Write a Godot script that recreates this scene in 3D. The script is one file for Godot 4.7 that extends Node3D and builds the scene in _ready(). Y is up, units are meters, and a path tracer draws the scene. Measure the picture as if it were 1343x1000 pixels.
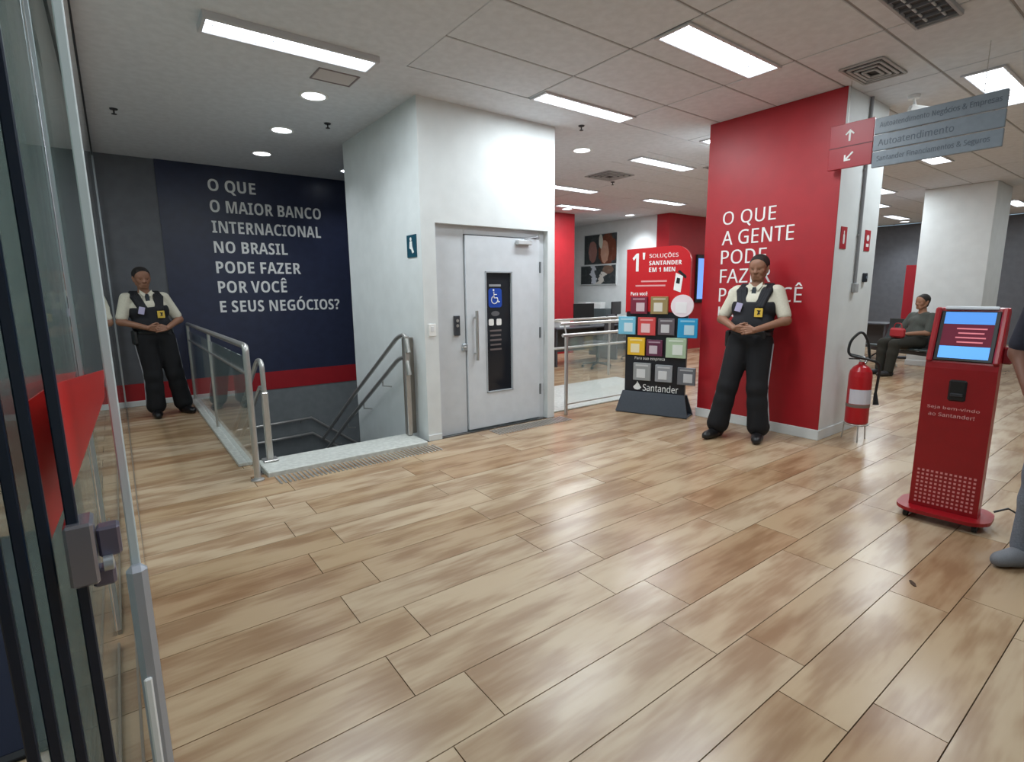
extends Node3D

const CH := 3.2
var mats := {}
var meshes := {}
var counts := {}
var M := {}

# ------------------------------------------------------------------ naming
func numbered(n: String) -> String:
	var c: int = counts.get(n, 0)
	counts[n] = c + 1
	return n if c == 0 else "%s_%03d" % [n, c]

func thing(called: String, label: String, category: String, at := Vector3.ZERO, turn := 0.0, group := "") -> Node3D:
	var o := Node3D.new()
	o.name = numbered(called)
	add_child(o)
	o.position = at
	o.rotation.y = turn
	o.set_meta("label", label)
	o.set_meta("category", category)
	if group != "":
		o.set_meta("group", group)
	return o

func structure(called: String, label: String, category: String) -> Node3D:
	var o := Node3D.new()
	o.name = called
	add_child(o)
	o.set_meta("kind", "structure")
	o.set_meta("label", label)
	o.set_meta("category", category)
	return o

func S() -> SurfaceTool:
	var st := SurfaceTool.new()
	st.begin(Mesh.PRIMITIVE_TRIANGLES)
	return st

func put(st: SurfaceTool, called: String, mat: Material, parent: Node, label := "") -> MeshInstance3D:
	var o := MeshInstance3D.new()
	o.mesh = st.commit()
	o.material_override = mat
	o.name = called
	parent.add_child(o, true)
	if label != "":
		o.set_meta("label", label)
	return o

# ------------------------------------------------------------------ shapes
func poly(st: SurfaceTool, pts: Array, out: Vector3) -> void:
	var a: Vector3 = pts[0]
	for i in range(1, pts.size() - 1):
		var b: Vector3 = pts[i]
		var c: Vector3 = pts[i + 1]
		var n := (b - a).cross(c - a)
		if n.length_squared() < 1e-16:
			continue
		n = n.normalized()
		if n.dot(out) > 0.0:
			for v in [a, c, b]:
				st.set_normal(n)
				st.add_vertex(v)
		else:
			for v in [a, b, c]:
				st.set_normal(-n)
				st.add_vertex(v)

func box(st: SurfaceTool, c: Vector3, s: Vector3, e := 0.0, b := Basis()) -> void:
	var h := s * 0.5
	if e <= 0.0:
		for ax in 3:
			for sg in [-1.0, 1.0]:
				var p := []
				var u := (ax + 1) % 3
				var w := (ax + 2) % 3
				for q in [[-1, -1], [1, -1], [1, 1], [-1, 1]]:
					var v := Vector3.ZERO
					v[ax] = sg * h[ax]
					v[u] = q[0] * h[u]
					v[w] = q[1] * h[w]
					p.append(c + b * v)
				var o := Vector3.ZERO
				o[ax] = sg
				poly(st, p, b * o)
		return
	e = minf(e, minf(h.x, minf(h.y, h.z)) * 0.9)
	var k := h - Vector3(e, e, e)
	for ax in 3:
		var u := (ax + 1) % 3
		var w := (ax + 2) % 3
		for sg in [-1.0, 1.0]:
			var p := []
			for q in [[-1, -1], [1, -1], [1, 1], [-1, 1]]:
				var v := Vector3.ZERO
				v[ax] = sg * h[ax]
				v[u] = q[0] * k[u]
				v[w] = q[1] * k[w]
				p.append(c + b * v)
			var o := Vector3.ZERO
			o[ax] = sg
			poly(st, p, b * o)
		for s1 in [-1.0, 1.0]:
			for s2 in [-1.0, 1.0]:
				var p := []
				for q in [[-1, 0], [1, 0], [1, 1], [-1, 1]]:
					var v := Vector3.ZERO
					v[ax] = q[0] * k[ax]
					v[u] = s1 * (h[u] if q[1] == 0 else k[u])
					v[w] = s2 * (k[w] if q[1] == 0 else h[w])
					p.append(c + b * v)
				var o := Vector3.ZERO
				o[u] = s1
				o[w] = s2
				poly(st, p, b * o)
	for sx in [-1.0, 1.0]:
		for sy in [-1.0, 1.0]:
			for sz in [-1.0, 1.0]:
				var g := Vector3(sx, sy, sz)
				poly(st, [c + b * (g * Vector3(h.x, k.y, k.z)), c + b * (g * Vector3(k.x, h.y, k.z)), c + b * (g * Vector3(k.x, k.y, h.z))], b * g)

func span(st: SurfaceTool, x0: float, x1: float, y0: float, y1: float, z0: float, z1: float, e := 0.0) -> void:
	box(st, Vector3((x0 + x1) / 2, (y0 + y1) / 2, (z0 + z1) / 2), Vector3(absf(x1 - x0), absf(y1 - y0), absf(z1 - z0)), e)

func stri(st: SurfaceTool, a: Vector3, b: Vector3, c: Vector3, na: Vector3, nb: Vector3, nc: Vector3) -> void:
	var n := (b - a).cross(c - a)
	if n.dot(na + nb + nc) > 0.0:
		st.set_normal(na); st.add_vertex(a)
		st.set_normal(nc); st.add_vertex(c)
		st.set_normal(nb); st.add_vertex(b)
	else:
		st.set_normal(na); st.add_vertex(a)
		st.set_normal(nb); st.add_vertex(b)
		st.set_normal(nc); st.add_vertex(c)

func tube(st: SurfaceTool, pts: Array, r: float, n := 10, r2 := -1.0) -> void:
	var rings := []
	var dirs := []
	var cnt := pts.size()
	var up := Vector3.UP
	var prev := Vector3.ZERO
	for i in cnt:
		var d: Vector3
		if i == 0:
			d = pts[1] - pts[0]
		elif i == cnt - 1:
			d = pts[i] - pts[i - 1]
		else:
			d = (pts[i + 1] - pts[i]).normalized() + (pts[i] - pts[i - 1]).normalized()
		d = d.normalized()
		if prev == Vector3.ZERO:
			prev = d.cross(up)
			if prev.length() < 0.1:
				prev = d.cross(Vector3.RIGHT)
		var x := (prev - d * prev.dot(d)).normalized()
		prev = x
		var y := d.cross(x)
		var rr := r if r2 < 0.0 else lerpf(r, r2, float(i) / (cnt - 1))
		var ring := []
		for k in n:
			var a := TAU * k / n
			var o := x * cos(a) + y * sin(a)
			ring.append([pts[i] + o * rr, o])
		rings.append(ring)
		dirs.append(d)
	for i in cnt - 1:
		for k in n:
			var a = rings[i][k]
			var b = rings[i][(k + 1) % n]
			var c = rings[i + 1][(k + 1) % n]
			var d = rings[i + 1][k]
			stri(st, a[0], b[0], c[0], a[1], b[1], c[1])
			stri(st, a[0], c[0], d[0], a[1], c[1], d[1])
	for e in [0, cnt - 1]:
		var p := []
		for k in n:
			p.append(rings[e][k][0])
		poly(st, p, -dirs[0] if e == 0 else dirs[e])

func arc_path(pts: Array, r: float, seg := 5) -> Array:
	var out := [pts[0]]
	for i in range(1, pts.size() - 1):
		var a: Vector3 = pts[i - 1]
		var p: Vector3 = pts[i]
		var c: Vector3 = pts[i + 1]
		var rr := minf(r, minf((p - a).length(), (c - p).length()) * 0.45)
		var s := p + (a - p).normalized() * rr
		var e := p + (c - p).normalized() * rr
		for k in seg + 1:
			var t := float(k) / seg
			out.append(s.lerp(p, t).lerp(p.lerp(e, t), t))
	out.append(pts[pts.size() - 1])
	return out

func lathe(st: SurfaceTool, prof: Array, at: Vector3, n := 24, b := Basis()) -> void:
	for i in prof.size() - 1:
		var p: Vector2 = prof[i]
		var q: Vector2 = prof[i + 1]
		var t := q - p
		var nn := Vector2(t.y, -t.x).normalized()
		for k in n:
			var a0 := TAU * k / n
			var a1 := TAU * (k + 1) / n
			var c0 := Vector3(cos(a0), 0, sin(a0))
			var c1 := Vector3(cos(a1), 0, sin(a1))
			var v := [c0 * p.x + Vector3.UP * p.y, c1 * p.x + Vector3.UP * p.y, c1 * q.x + Vector3.UP * q.y, c0 * q.x + Vector3.UP * q.y]
			var n0 := b * (c0 * nn.x + Vector3.UP * nn.y)
			var n1 := b * (c1 * nn.x + Vector3.UP * nn.y)
			for j in 4:
				v[j] = at + b * v[j]
			if p.x > 1e-5:
				stri(st, v[0], v[1], v[2], n0, n1, n1)
			if q.x > 1e-5:
				stri(st, v[0], v[2], v[3], n0, n1, n0)

func prism(st: SurfaceTool, outline: PackedVector2Array, depth: float, xf := Transform3D()) -> void:
	var idx := Geometry2D.triangulate_polygon(outline)
	var zf: Vector3 = xf.basis * Vector3(0, 0, 1)
	for i in range(0, idx.size(), 3):
		var f := []
		var bk := []
		for k in 3:
			var p := outline[idx[i + k]]
			f.append(xf * Vector3(p.x, p.y, depth))
			bk.append(xf * Vector3(p.x, p.y, 0))
		poly(st, f, zf)
		poly(st, bk, -zf)
	var area := 0.0
	for i in outline.size():
		var p := outline[i]
		var q := outline[(i + 1) % outline.size()]
		area += p.x * q.y - q.x * p.y
	for i in outline.size():
		var p := outline[i]
		var q := outline[(i + 1) % outline.size()]
		var o := Vector2(q.y - p.y, p.x - q.x) * signf(area)
		poly(st, [xf * Vector3(p.x, p.y, 0), xf * Vector3(q.x, q.y, 0), xf * Vector3(q.x, q.y, depth), xf * Vector3(p.x, p.y, depth)], xf.basis * Vector3(o.x, o.y, 0))

func round_rect(w: float, h: float, r: float, seg := 5) -> PackedVector2Array:
	var p := PackedVector2Array()
	for c in [[1, 1, 0.0], [-1, 1, PI / 2], [-1, -1, PI], [1, -1, PI * 1.5]]:
		for k in seg + 1:
			var a: float = c[2] + PI / 2 * k / seg
			p.append(Vector2(c[0] * (w / 2 - r) + cos(a) * r, c[1] * (h / 2 - r) + sin(a) * r))
	return p

func disc(r: float, n := 24) -> PackedVector2Array:
	var p := PackedVector2Array()
	for k in n:
		p.append(Vector2(cos(TAU * k / n), sin(TAU * k / n)) * r)
	return p

# ------------------------------------------------------------------ materials
func mat(col: Color, rough := 0.5, metal := 0.0) -> StandardMaterial3D:
	var key := "%s %s %s" % [col, rough, metal]
	if not mats.has(key):
		var m := StandardMaterial3D.new()
		m.albedo_color = col
		m.roughness = rough
		m.metallic = metal
		mats[key] = m
	return mats[key]

func rgb(r: int, g: int, b: int) -> Color:
	return Color(r / 255.0, g / 255.0, b / 255.0)

func noisy(col: Color, amount: float, freq: float, scale: Vector3, rough := 0.6, seed_n := 1, metal := 0.0) -> StandardMaterial3D:
	var fn := FastNoiseLite.new()
	fn.seed = seed_n
	fn.frequency = freq
	fn.fractal_octaves = 4
	var img := Image.create(256, 256, false, Image.FORMAT_RGB8)
	var n2 := fn.get_seamless_image(256, 256)
	for y in 256:
		for x in 256:
			var v := (n2.get_pixel(x, y).r - 0.5) * 2.0 * amount
			img.set_pixel(x, y, Color(clampf(1.0 - amount + v, 0, 1), clampf(1.0 - amount + v, 0, 1), clampf(1.0 - amount + v, 0, 1)))
	var m := StandardMaterial3D.new()
	m.albedo_color = col
	m.albedo_texture = ImageTexture.create_from_image(img)
	m.uv1_triplanar = true
	m.uv1_world_triplanar = true
	m.uv1_scale = scale
	m.roughness = rough
	m.metallic = metal
	return m

func wood_texture() -> ImageTexture:
	var a := FastNoiseLite.new()
	a.seed = 7
	a.frequency = 0.012
	a.fractal_octaves = 4
	var b := FastNoiseLite.new()
	b.seed = 21
	b.frequency = 0.03
	b.fractal_octaves = 3
	var ia := a.get_seamless_image(512, 512)
	var ib := b.get_seamless_image(512, 512)
	var img := Image.create(512, 512, false, Image.FORMAT_RGB8)
	var lo := rgb(157, 130, 104)
	var hi := rgb(190, 170, 144)
	for y in 512:
		for x in 512:
			var v := ia.get_pixel(x, y).r * 0.8 + ib.get_pixel(x, (y * 3) % 512).r * 0.2
			v = smoothstep(0.16, 0.7, v)
			img.set_pixel(x, y, lo.lerp(hi, v))
	return ImageTexture.create_from_image(img)

func glow(col: Color, energy: float) -> StandardMaterial3D:
	var m := StandardMaterial3D.new()
	m.albedo_color = col
	m.emission_enabled = true
	m.emission = col
	m.emission_energy_multiplier = energy
	return m

func glass(col: Color, alpha: float) -> StandardMaterial3D:
	var m := StandardMaterial3D.new()
	m.transparency = BaseMaterial3D.TRANSPARENCY_ALPHA
	m.albedo_color = Color(col.r, col.g, col.b, alpha)
	m.roughness = 0.0
	return m

# ------------------------------------------------------------------ lettering
func lettering(parent: Node, txt: String, width: float, at: Vector3, b: Basis, m: Material, weight := 400, height := 0.0, depth := 0.003, called := "lettering") -> MeshInstance3D:
	var f := SystemFont.new()
	f.font_names = PackedStringArray(["Droid Sans"])
	f.font_weight = weight
	var t := TextMesh.new()
	t.font = f
	t.text = txt
	t.font_size = 64
	t.pixel_size = 0.01
	t.depth = 0.05
	t.curve_step = 2.0
	var bb := t.get_aabb()
	var sx := width / maxf(bb.size.x, 0.001)
	var sy := sx
	if height > 0.0:
		sy = height / maxf(bb.size.y, 0.001)
	var o := MeshInstance3D.new()
	o.mesh = t
	o.material_override = m
	o.name = called
	parent.add_child(o, true)
	var sb := b * Basis.from_scale(Vector3(sx, sy, depth / 0.05))
	o.transform = Transform3D(sb, at - sb * Vector3(bb.position.x, bb.position.y + bb.size.y * 0.5, bb.position.z))
	return o

# ------------------------------------------------------------------ bodies
# round cones joined with a smooth minimum, meshed as surface nets
func blob(st: SurfaceTool, bones: Array, cell: float, k: float, cuts: Array = []) -> void:
	var lo := Vector3(1e9, 1e9, 1e9)
	var hi := -lo
	for bn in bones:
		var rr: float = maxf(bn[2], bn[3]) + 3.0 * cell
		lo = lo.min(bn[0] - Vector3.ONE * rr).min(bn[1] - Vector3.ONE * rr)
		hi = hi.max(bn[0] + Vector3.ONE * rr).max(bn[1] + Vector3.ONE * rr)
	var nx := int((hi.x - lo.x) / cell) + 2
	var ny := int((hi.y - lo.y) / cell) + 2
	var nz := int((hi.z - lo.z) / cell) + 2
	var g := PackedFloat32Array()
	g.resize(nx * ny * nz)
	g.fill(0.5)
	var sy := nx
	var sz := nx * ny
	for bn in bones:
		var a: Vector3 = bn[0]
		var ab: Vector3 = bn[1] - a
		var ra: float = bn[2]
		var dr: float = bn[3] - ra
		var il := 1.0 / maxf(ab.length_squared(), 1e-9)
		var mg: float = maxf(ra, ra + dr) + k + 2.0 * cell
		var l := ((a.min(bn[1]) - Vector3.ONE * mg - lo) / cell).floor().max(Vector3.ZERO)
		var h := ((a.max(bn[1]) + Vector3.ONE * mg - lo) / cell).ceil().min(Vector3(nx - 1, ny - 1, nz - 1))
		for iz in range(int(l.z), int(h.z) + 1):
			for iy in range(int(l.y), int(h.y) + 1):
				var q := Vector3(lo.x + l.x * cell, lo.y + iy * cell, lo.z + iz * cell) - a
				var i := iz * sz + iy * sy + int(l.x)
				for ix in range(int(l.x), int(h.x) + 1):
					var t := clampf(q.dot(ab) * il, 0.0, 1.0)
					var d := (q - ab * t).length() - ra - dr * t
					var o := g[i]
					var m := maxf(k - absf(o - d), 0.0)
					g[i] = minf(o, d) - m * m * 0.25 / k
					q.x += cell
					i += 1
	if cuts.size() > 0:
		for iz in nz:
			for iy in ny:
				for ix in nx:
					var i := iz * sz + iy * sy + ix
					if g[i] < 0.1:
						var p := lo + Vector3(ix, iy, iz) * cell
						for pl in cuts:
							g[i] = maxf(g[i], pl.distance_to(p))
	var offs := [0, 1, sy, sy + 1, sz, sz + 1, sz + sy, sz + sy + 1]
	var corner := []
	for c in 8:
		corner.append(Vector3(c & 1, (c >> 1) & 1, (c >> 2) & 1))
	var edges := [[0, 1], [2, 3], [4, 5], [6, 7], [0, 2], [1, 3], [4, 6], [5, 7], [0, 4], [1, 5], [2, 6], [3, 7]]
	var vid := PackedInt32Array()
	vid.resize(nx * ny * nz)
	vid.fill(-1)
	var vp := PackedVector3Array()
	var vn := PackedVector3Array()
	var lim := cell * 2.0
	for iz in nz - 1:
		for iy in ny - 1:
			for ix in nx - 1:
				var i := iz * sz + iy * sy + ix
				var g0 := g[i]
				if g0 > lim or g0 < -lim:
					continue
				var neg := 0
				for c in 8:
					if g[i + offs[c]] < 0.0:
						neg += 1
				if neg == 0 or neg == 8:
					continue
				var s := Vector3.ZERO
				var cn := 0
				for e in edges:
					var da := g[i + offs[e[0]]]
					var db := g[i + offs[e[1]]]
					if (da < 0.0) != (db < 0.0):
						s += corner[e[0]].lerp(corner[e[1]], da / (da - db))
						cn += 1
				vid[i] = vp.size()
				vp.append(lo + (Vector3(ix, iy, iz) + s / cn) * cell)
				var gr := Vector3.ZERO
				for c in 8:
					gr += (corner[c] * 2.0 - Vector3.ONE) * g[i + offs[c]]
				vn.append(gr.normalized())
	for iz in range(1, nz - 1):
		for iy in range(1, ny - 1):
			for ix in range(1, nx - 1):
				var i := iz * sz + iy * sy + ix
				if vid[i] < 0 and vid[i - 1] < 0 and vid[i - sy] < 0 and vid[i - sz] < 0:
					continue
				var s0 := g[i] < 0.0
				for q in [[1, sy, sz], [sy, 1, sz], [sz, 1, sy]]:
					if s0 == (g[i + q[0]] < 0.0):
						continue
					var a := vid[i]
					var b := vid[i - q[1]]
					var c := vid[i - q[1] - q[2]]
					var d := vid[i - q[2]]
					if a < 0 or b < 0 or c < 0 or d < 0:
						continue
					stri(st, vp[a], vp[b], vp[c], vn[a], vn[b], vn[c])
					stri(st, vp[a], vp[c], vp[d], vn[a], vn[c], vn[d])

func hand_bones(wrist: Vector3, fwd: Vector3, palm: Vector3, side: float, curl: float, sc := 1.0) -> Array:
	# fwd: wrist to knuckles, palm: out of the palm, side: +1 thumb towards fwd x palm
	var f := fwd.normalized()
	var p := (palm - f * palm.dot(f)).normalized()
	var s := f.cross(p) * side
	var out := []
	var lens := [0.072, 0.080, 0.074, 0.058]
	for i in 4:
		var off := (0.030 - 0.020 * i) * sc
		var base := wrist + s * (off * 0.6) + f * 0.012 * sc
		var kn := wrist + s * off + f * (0.085 - absf(i - 1.2) * 0.005) * sc
		out.append([base, kn, 0.014 * sc, 0.0115 * sc])
		var dir := f
		var at := kn
		for seg in 3:
			dir = (f * cos(curl * (seg + 1)) + p * sin(curl * (seg + 1))).normalized()
			var nx: Vector3 = at + dir * lens[i] * [0.45, 0.32, 0.25][seg] * sc
			out.append([at, nx, (0.0098 - 0.0008 * seg) * sc, (0.009 - 0.0008 * seg) * sc])
			at = nx
	var t0 := wrist + s * 0.018 * sc + f * 0.02 * sc
	var t1 := wrist + s * 0.045 * sc + f * 0.052 * sc + p * 0.012 * sc
	var t2 := t1 + (f * 0.8 + s * 0.35 + p * 0.4).normalized() * 0.033 * sc
	var t3 := t2 + (f * 0.9 + p * 0.45).normalized() * 0.026 * sc
	out.append([t0, t1, 0.015 * sc, 0.012 * sc])
	out.append([t1, t2, 0.0112 * sc, 0.0102 * sc])
	out.append([t2, t3, 0.010 * sc, 0.0085 * sc])
	return out

func head_bones(c: Vector3, b: Basis) -> Array:
	var L := [
		[Vector3(0, 0.055, -0.015), Vector3(0, 0.045, 0.02), 0.088, 0.082],
		[Vector3(0, 0.0, -0.005), Vector3(0, -0.03, 0.035), 0.072, 0.058],
		[Vector3(-0.022, -0.078, 0.055), Vector3(0.022, -0.078, 0.055), 0.026, 0.026],
		[Vector3(-0.05, -0.05, 0.005), Vector3(-0.02, -0.082, 0.055), 0.024, 0.022],
		[Vector3(0.05, -0.05, 0.005), Vector3(0.02, -0.082, 0.055), 0.024, 0.022],
		[Vector3(-0.035, 0.028, 0.078), Vector3(0.035, 0.028, 0.078), 0.014, 0.014],
		[Vector3(0, 0.015, 0.09), Vector3(0, -0.022, 0.109), 0.009, 0.0125],
		[Vector3(-0.014, -0.024, 0.096), Vector3(0.014, -0.024, 0.096), 0.0085, 0.0085],
		[Vector3(-0.02, -0.05, 0.082), Vector3(0.02, -0.05, 0.082), 0.0085, 0.0085],
		[Vector3(-0.018, -0.06, 0.08), Vector3(0.018, -0.06, 0.08), 0.009, 0.009],
		[Vector3(-0.045, -0.01, 0.06), Vector3(-0.04, -0.02, 0.06), 0.025, 0.025],
		[Vector3(0.045, -0.01, 0.06), Vector3(0.04, -0.02, 0.06), 0.025, 0.025],
	]
	for sd in [-1.0, 1.0]:
		L.append([Vector3(sd * 0.083, 0.02, -0.012), Vector3(sd * 0.08, -0.022, -0.004), 0.013, 0.009])
	var out := []
	for q in L:
		out.append([c + b * q[0], c + b * q[1], q[2], q[3]])
	return out

# d: joints and looks of one person, in the person's own frame (y up, facing +z)
func person(d: Dictionary) -> Node3D:
	var root := thing("person", d.label, "person", d.at, d.turn, d.get("group", ""))
	var J: Dictionary = d.j
	var w: Vector3 = (J.shL - J.shR).normalized()
	var spine: Vector3 = (J.neck - J.pelvis).normalized()
	var fr := w.cross(spine).normalized()
	var skin: Material = d.skin
	var hb := Basis.from_euler(d.get("head_turn", Vector3.ZERO)) if d.has("head_turn") else Basis()
	var chest: Vector3 = J.pelvis.lerp(J.neck, 0.68)
	var belly: Vector3 = J.pelvis.lerp(J.neck, 0.3)
	var torso := func(g: float) -> Array:
		return [
			[J.pelvis - w * 0.075, J.pelvis + w * 0.075, 0.105 + g, 0.105 + g],
			[belly - w * 0.06 + fr * 0.015, belly + w * 0.06 + fr * 0.015, 0.108 + g, 0.108 + g],
			[belly + fr * 0.02, chest + fr * 0.01, 0.115 + g, 0.115 + g],
			[chest - w * 0.085, chest + w * 0.085, 0.105 + g, 0.105 + g],
			[J.shR.lerp(J.shL, 0.08) - spine * 0.01, J.shR.lerp(J.shL, 0.92) - spine * 0.01, 0.058 + g, 0.058 + g],
			[J.neck - w * 0.05 - spine * 0.03, J.neck + w * 0.05 - spine * 0.03, 0.06 + g, 0.06 + g]]
	var arms := func(g: float, to: float) -> Array:
		var o := []
		for s in ["L", "R"]:
			var sh: Vector3 = J["sh" + s]
			var el: Vector3 = J["el" + s]
			o.append([sh, sh.lerp(el, minf(to, 1.0)), 0.056 + g, lerpf(0.056, 0.042, minf(to, 1.0)) + g])
			if to > 1.0:
				var wr: Vector3 = J["wr" + s]
				o.append([el, el.lerp(wr, to - 1.0), 0.042 + g, lerpf(0.042, 0.029, to - 1.0) + g])
		return o
	var legs := func(g: float, cuff: float) -> Array:
		var o := []
		for s in ["L", "R"]:
			o.append([J["hip" + s], J["knee" + s], 0.092 + g, 0.06 + g])
			var kn: Vector3 = J["knee" + s]
			var an: Vector3 = J["ank" + s]
			o.append([kn, kn.lerp(an, 0.35), 0.06 + g, 0.058 + g])
			o.append([kn.lerp(an, 0.35), kn.lerp(an, d.get("short", 1.0) if g > 0.0 else 1.0), 0.058 + g, 0.04 + g + cuff])
		return o
	# the body: one surface
	var st := S()
	var bones: Array = torso.call(0.0) + arms.call(0.0, 2.0) + legs.call(0.0, 0.0)
	bones.append([J.neck - spine * 0.03, J.head - Vector3(0, 0.05, 0.005), 0.058, 0.055])
	for s in ["L", "R"]:
		var an: Vector3 = J["ank" + s]
		bones.append([an - Vector3(0, 0.035, 0), J["toe" + s] - Vector3(0, 0.008, 0), 0.034, 0.022])
	blob(st, bones, 0.014, 0.035)
	blob(st, head_bones(J.head, hb), 0.0055, 0.018)
	for s in ["L", "R"]:
		var h: Array = d["hand" + s]
		blob(st, hand_bones(J["wr" + s], h[0], h[1], h[2], h[3]), 0.0045, 0.006)
	put(st, "body", skin, root)
	# eyes and hair
	st = S()
	for sd in [-1.0, 1.0]:
		var e: Vector3 = J.head + hb * Vector3(sd * 0.033, 0.008, 0.079)
		lathe(st, [Vector2(0, -0.011), Vector2(0.009, -0.006), Vector2(0.012, 0), Vector2(0.009, 0.006), Vector2(0, 0.011)], e, 10)
	put(st, "eyes", mat(rgb(40, 30, 26), 0.2), root)
	st = S()
	var hair := []
	for q in [[Vector3(0, 0.058, -0.018), Vector3(0, 0.05, 0.018), 0.0925, 0.0845], [Vector3(0, 0.01, -0.042), Vector3(0, -0.03, -0.048), 0.068, 0.052]]:
		hair.append([J.head + hb * q[0], J.head + hb * q[1], q[2], q[3]])
	var hp: Vector3 = J.head + hb * Vector3(0, 0.058, 0.055)
	var hn: Vector3 = hb * Vector3(0, -0.5, 0.86)
	blob(st, hair, 0.007, 0.02, [Plane(hn.normalized(), hp)])
	put(st, "hair", mat(d.get("hair", rgb(28, 22, 19)), 0.7), root)
	# trousers
	st = S()
	var lb: Array = legs.call(d.get("loose", 0.02), d.get("cuff", 0.008))
	lb.append([J.pelvis - w * 0.07, J.pelvis + w * 0.07, 0.126, 0.126])
	var cuts := []
	cuts.append(Plane(spine, J.pelvis + spine * 0.075))
	blob(st, lb, 0.014, 0.03, cuts)
	put(st, "trousers", d.trousers, root)
	# shirt
	st = S()
	var sb: Array = torso.call(0.012) + arms.call(0.017, d.get("sleeve", 0.75))
	blob(st, sb, 0.014, 0.03, [Plane(-spine, J.pelvis - spine * 0.02), Plane((spine + fr * 0.35).normalized(), J.neck + spine * 0.035)])
	put(st, "shirt", d.shirt, root)
	# shoes
	for s in ["L", "R"]:
		st = S()
		var an: Vector3 = J["ank" + s]
		var to: Vector3 = J["toe" + s]
		var fwd := Vector3(to.x - an.x, 0, to.z - an.z).normalized()
		var y0: float = minf(an.y, to.y) - 0.05
		var gy: float = d.get("ground", 0.0)
		var hl := Vector3(an.x, gy + 0.042, an.z) - fwd * 0.045
		var fb := [[hl, hl + fwd * 0.13, 0.044, 0.046], [hl + fwd * 0.1, hl + fwd * 0.235 - Vector3(0, 0.006, 0), 0.047, 0.036],
			[hl + fwd * 0.02 + Vector3(0, 0.01, 0), an + Vector3(0, 0.03, 0), 0.044, 0.05], [an, an.lerp(J["knee" + s], d.get("boot", 0.08)), 0.053, 0.056]]
		var sd2 := fwd.cross(Vector3.UP) * 0.014
		fb.append([hl + fwd * 0.11 + sd2, hl + fwd * 0.21 + sd2, 0.038, 0.03])
		fb.append([hl + fwd * 0.11 - sd2, hl + fwd * 0.21 - sd2, 0.038, 0.03])
		blob(st, fb, 0.009, 0.02, [Plane(Vector3.DOWN, Vector3(0, gy + 0.012, 0))])
		var sh := put(st, "shoe", d.shoe, root)
		st = S()
		blob(st, [[hl, hl + fwd * 0.13, 0.047, 0.049], [hl + fwd * 0.1, hl + fwd * 0.235, 0.05, 0.038]], 0.01, 0.02, [Plane(Vector3.UP, Vector3(0, gy + 0.022, 0)), Plane(Vector3.DOWN, Vector3(0, gy + 0.001, 0))])
		put(st, "sole", d.get("sole", d.shoe), sh)
	return root

func lean_joints(j: Dictionary, lean: Vector3) -> Dictionary:
	var o := {}
	for k in j:
		var p: Vector3 = j[k]
		var t := clampf((p.y - 0.1) / 1.5, 0.0, 1.2)
		o[k] = p + lean * t
	return o

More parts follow.
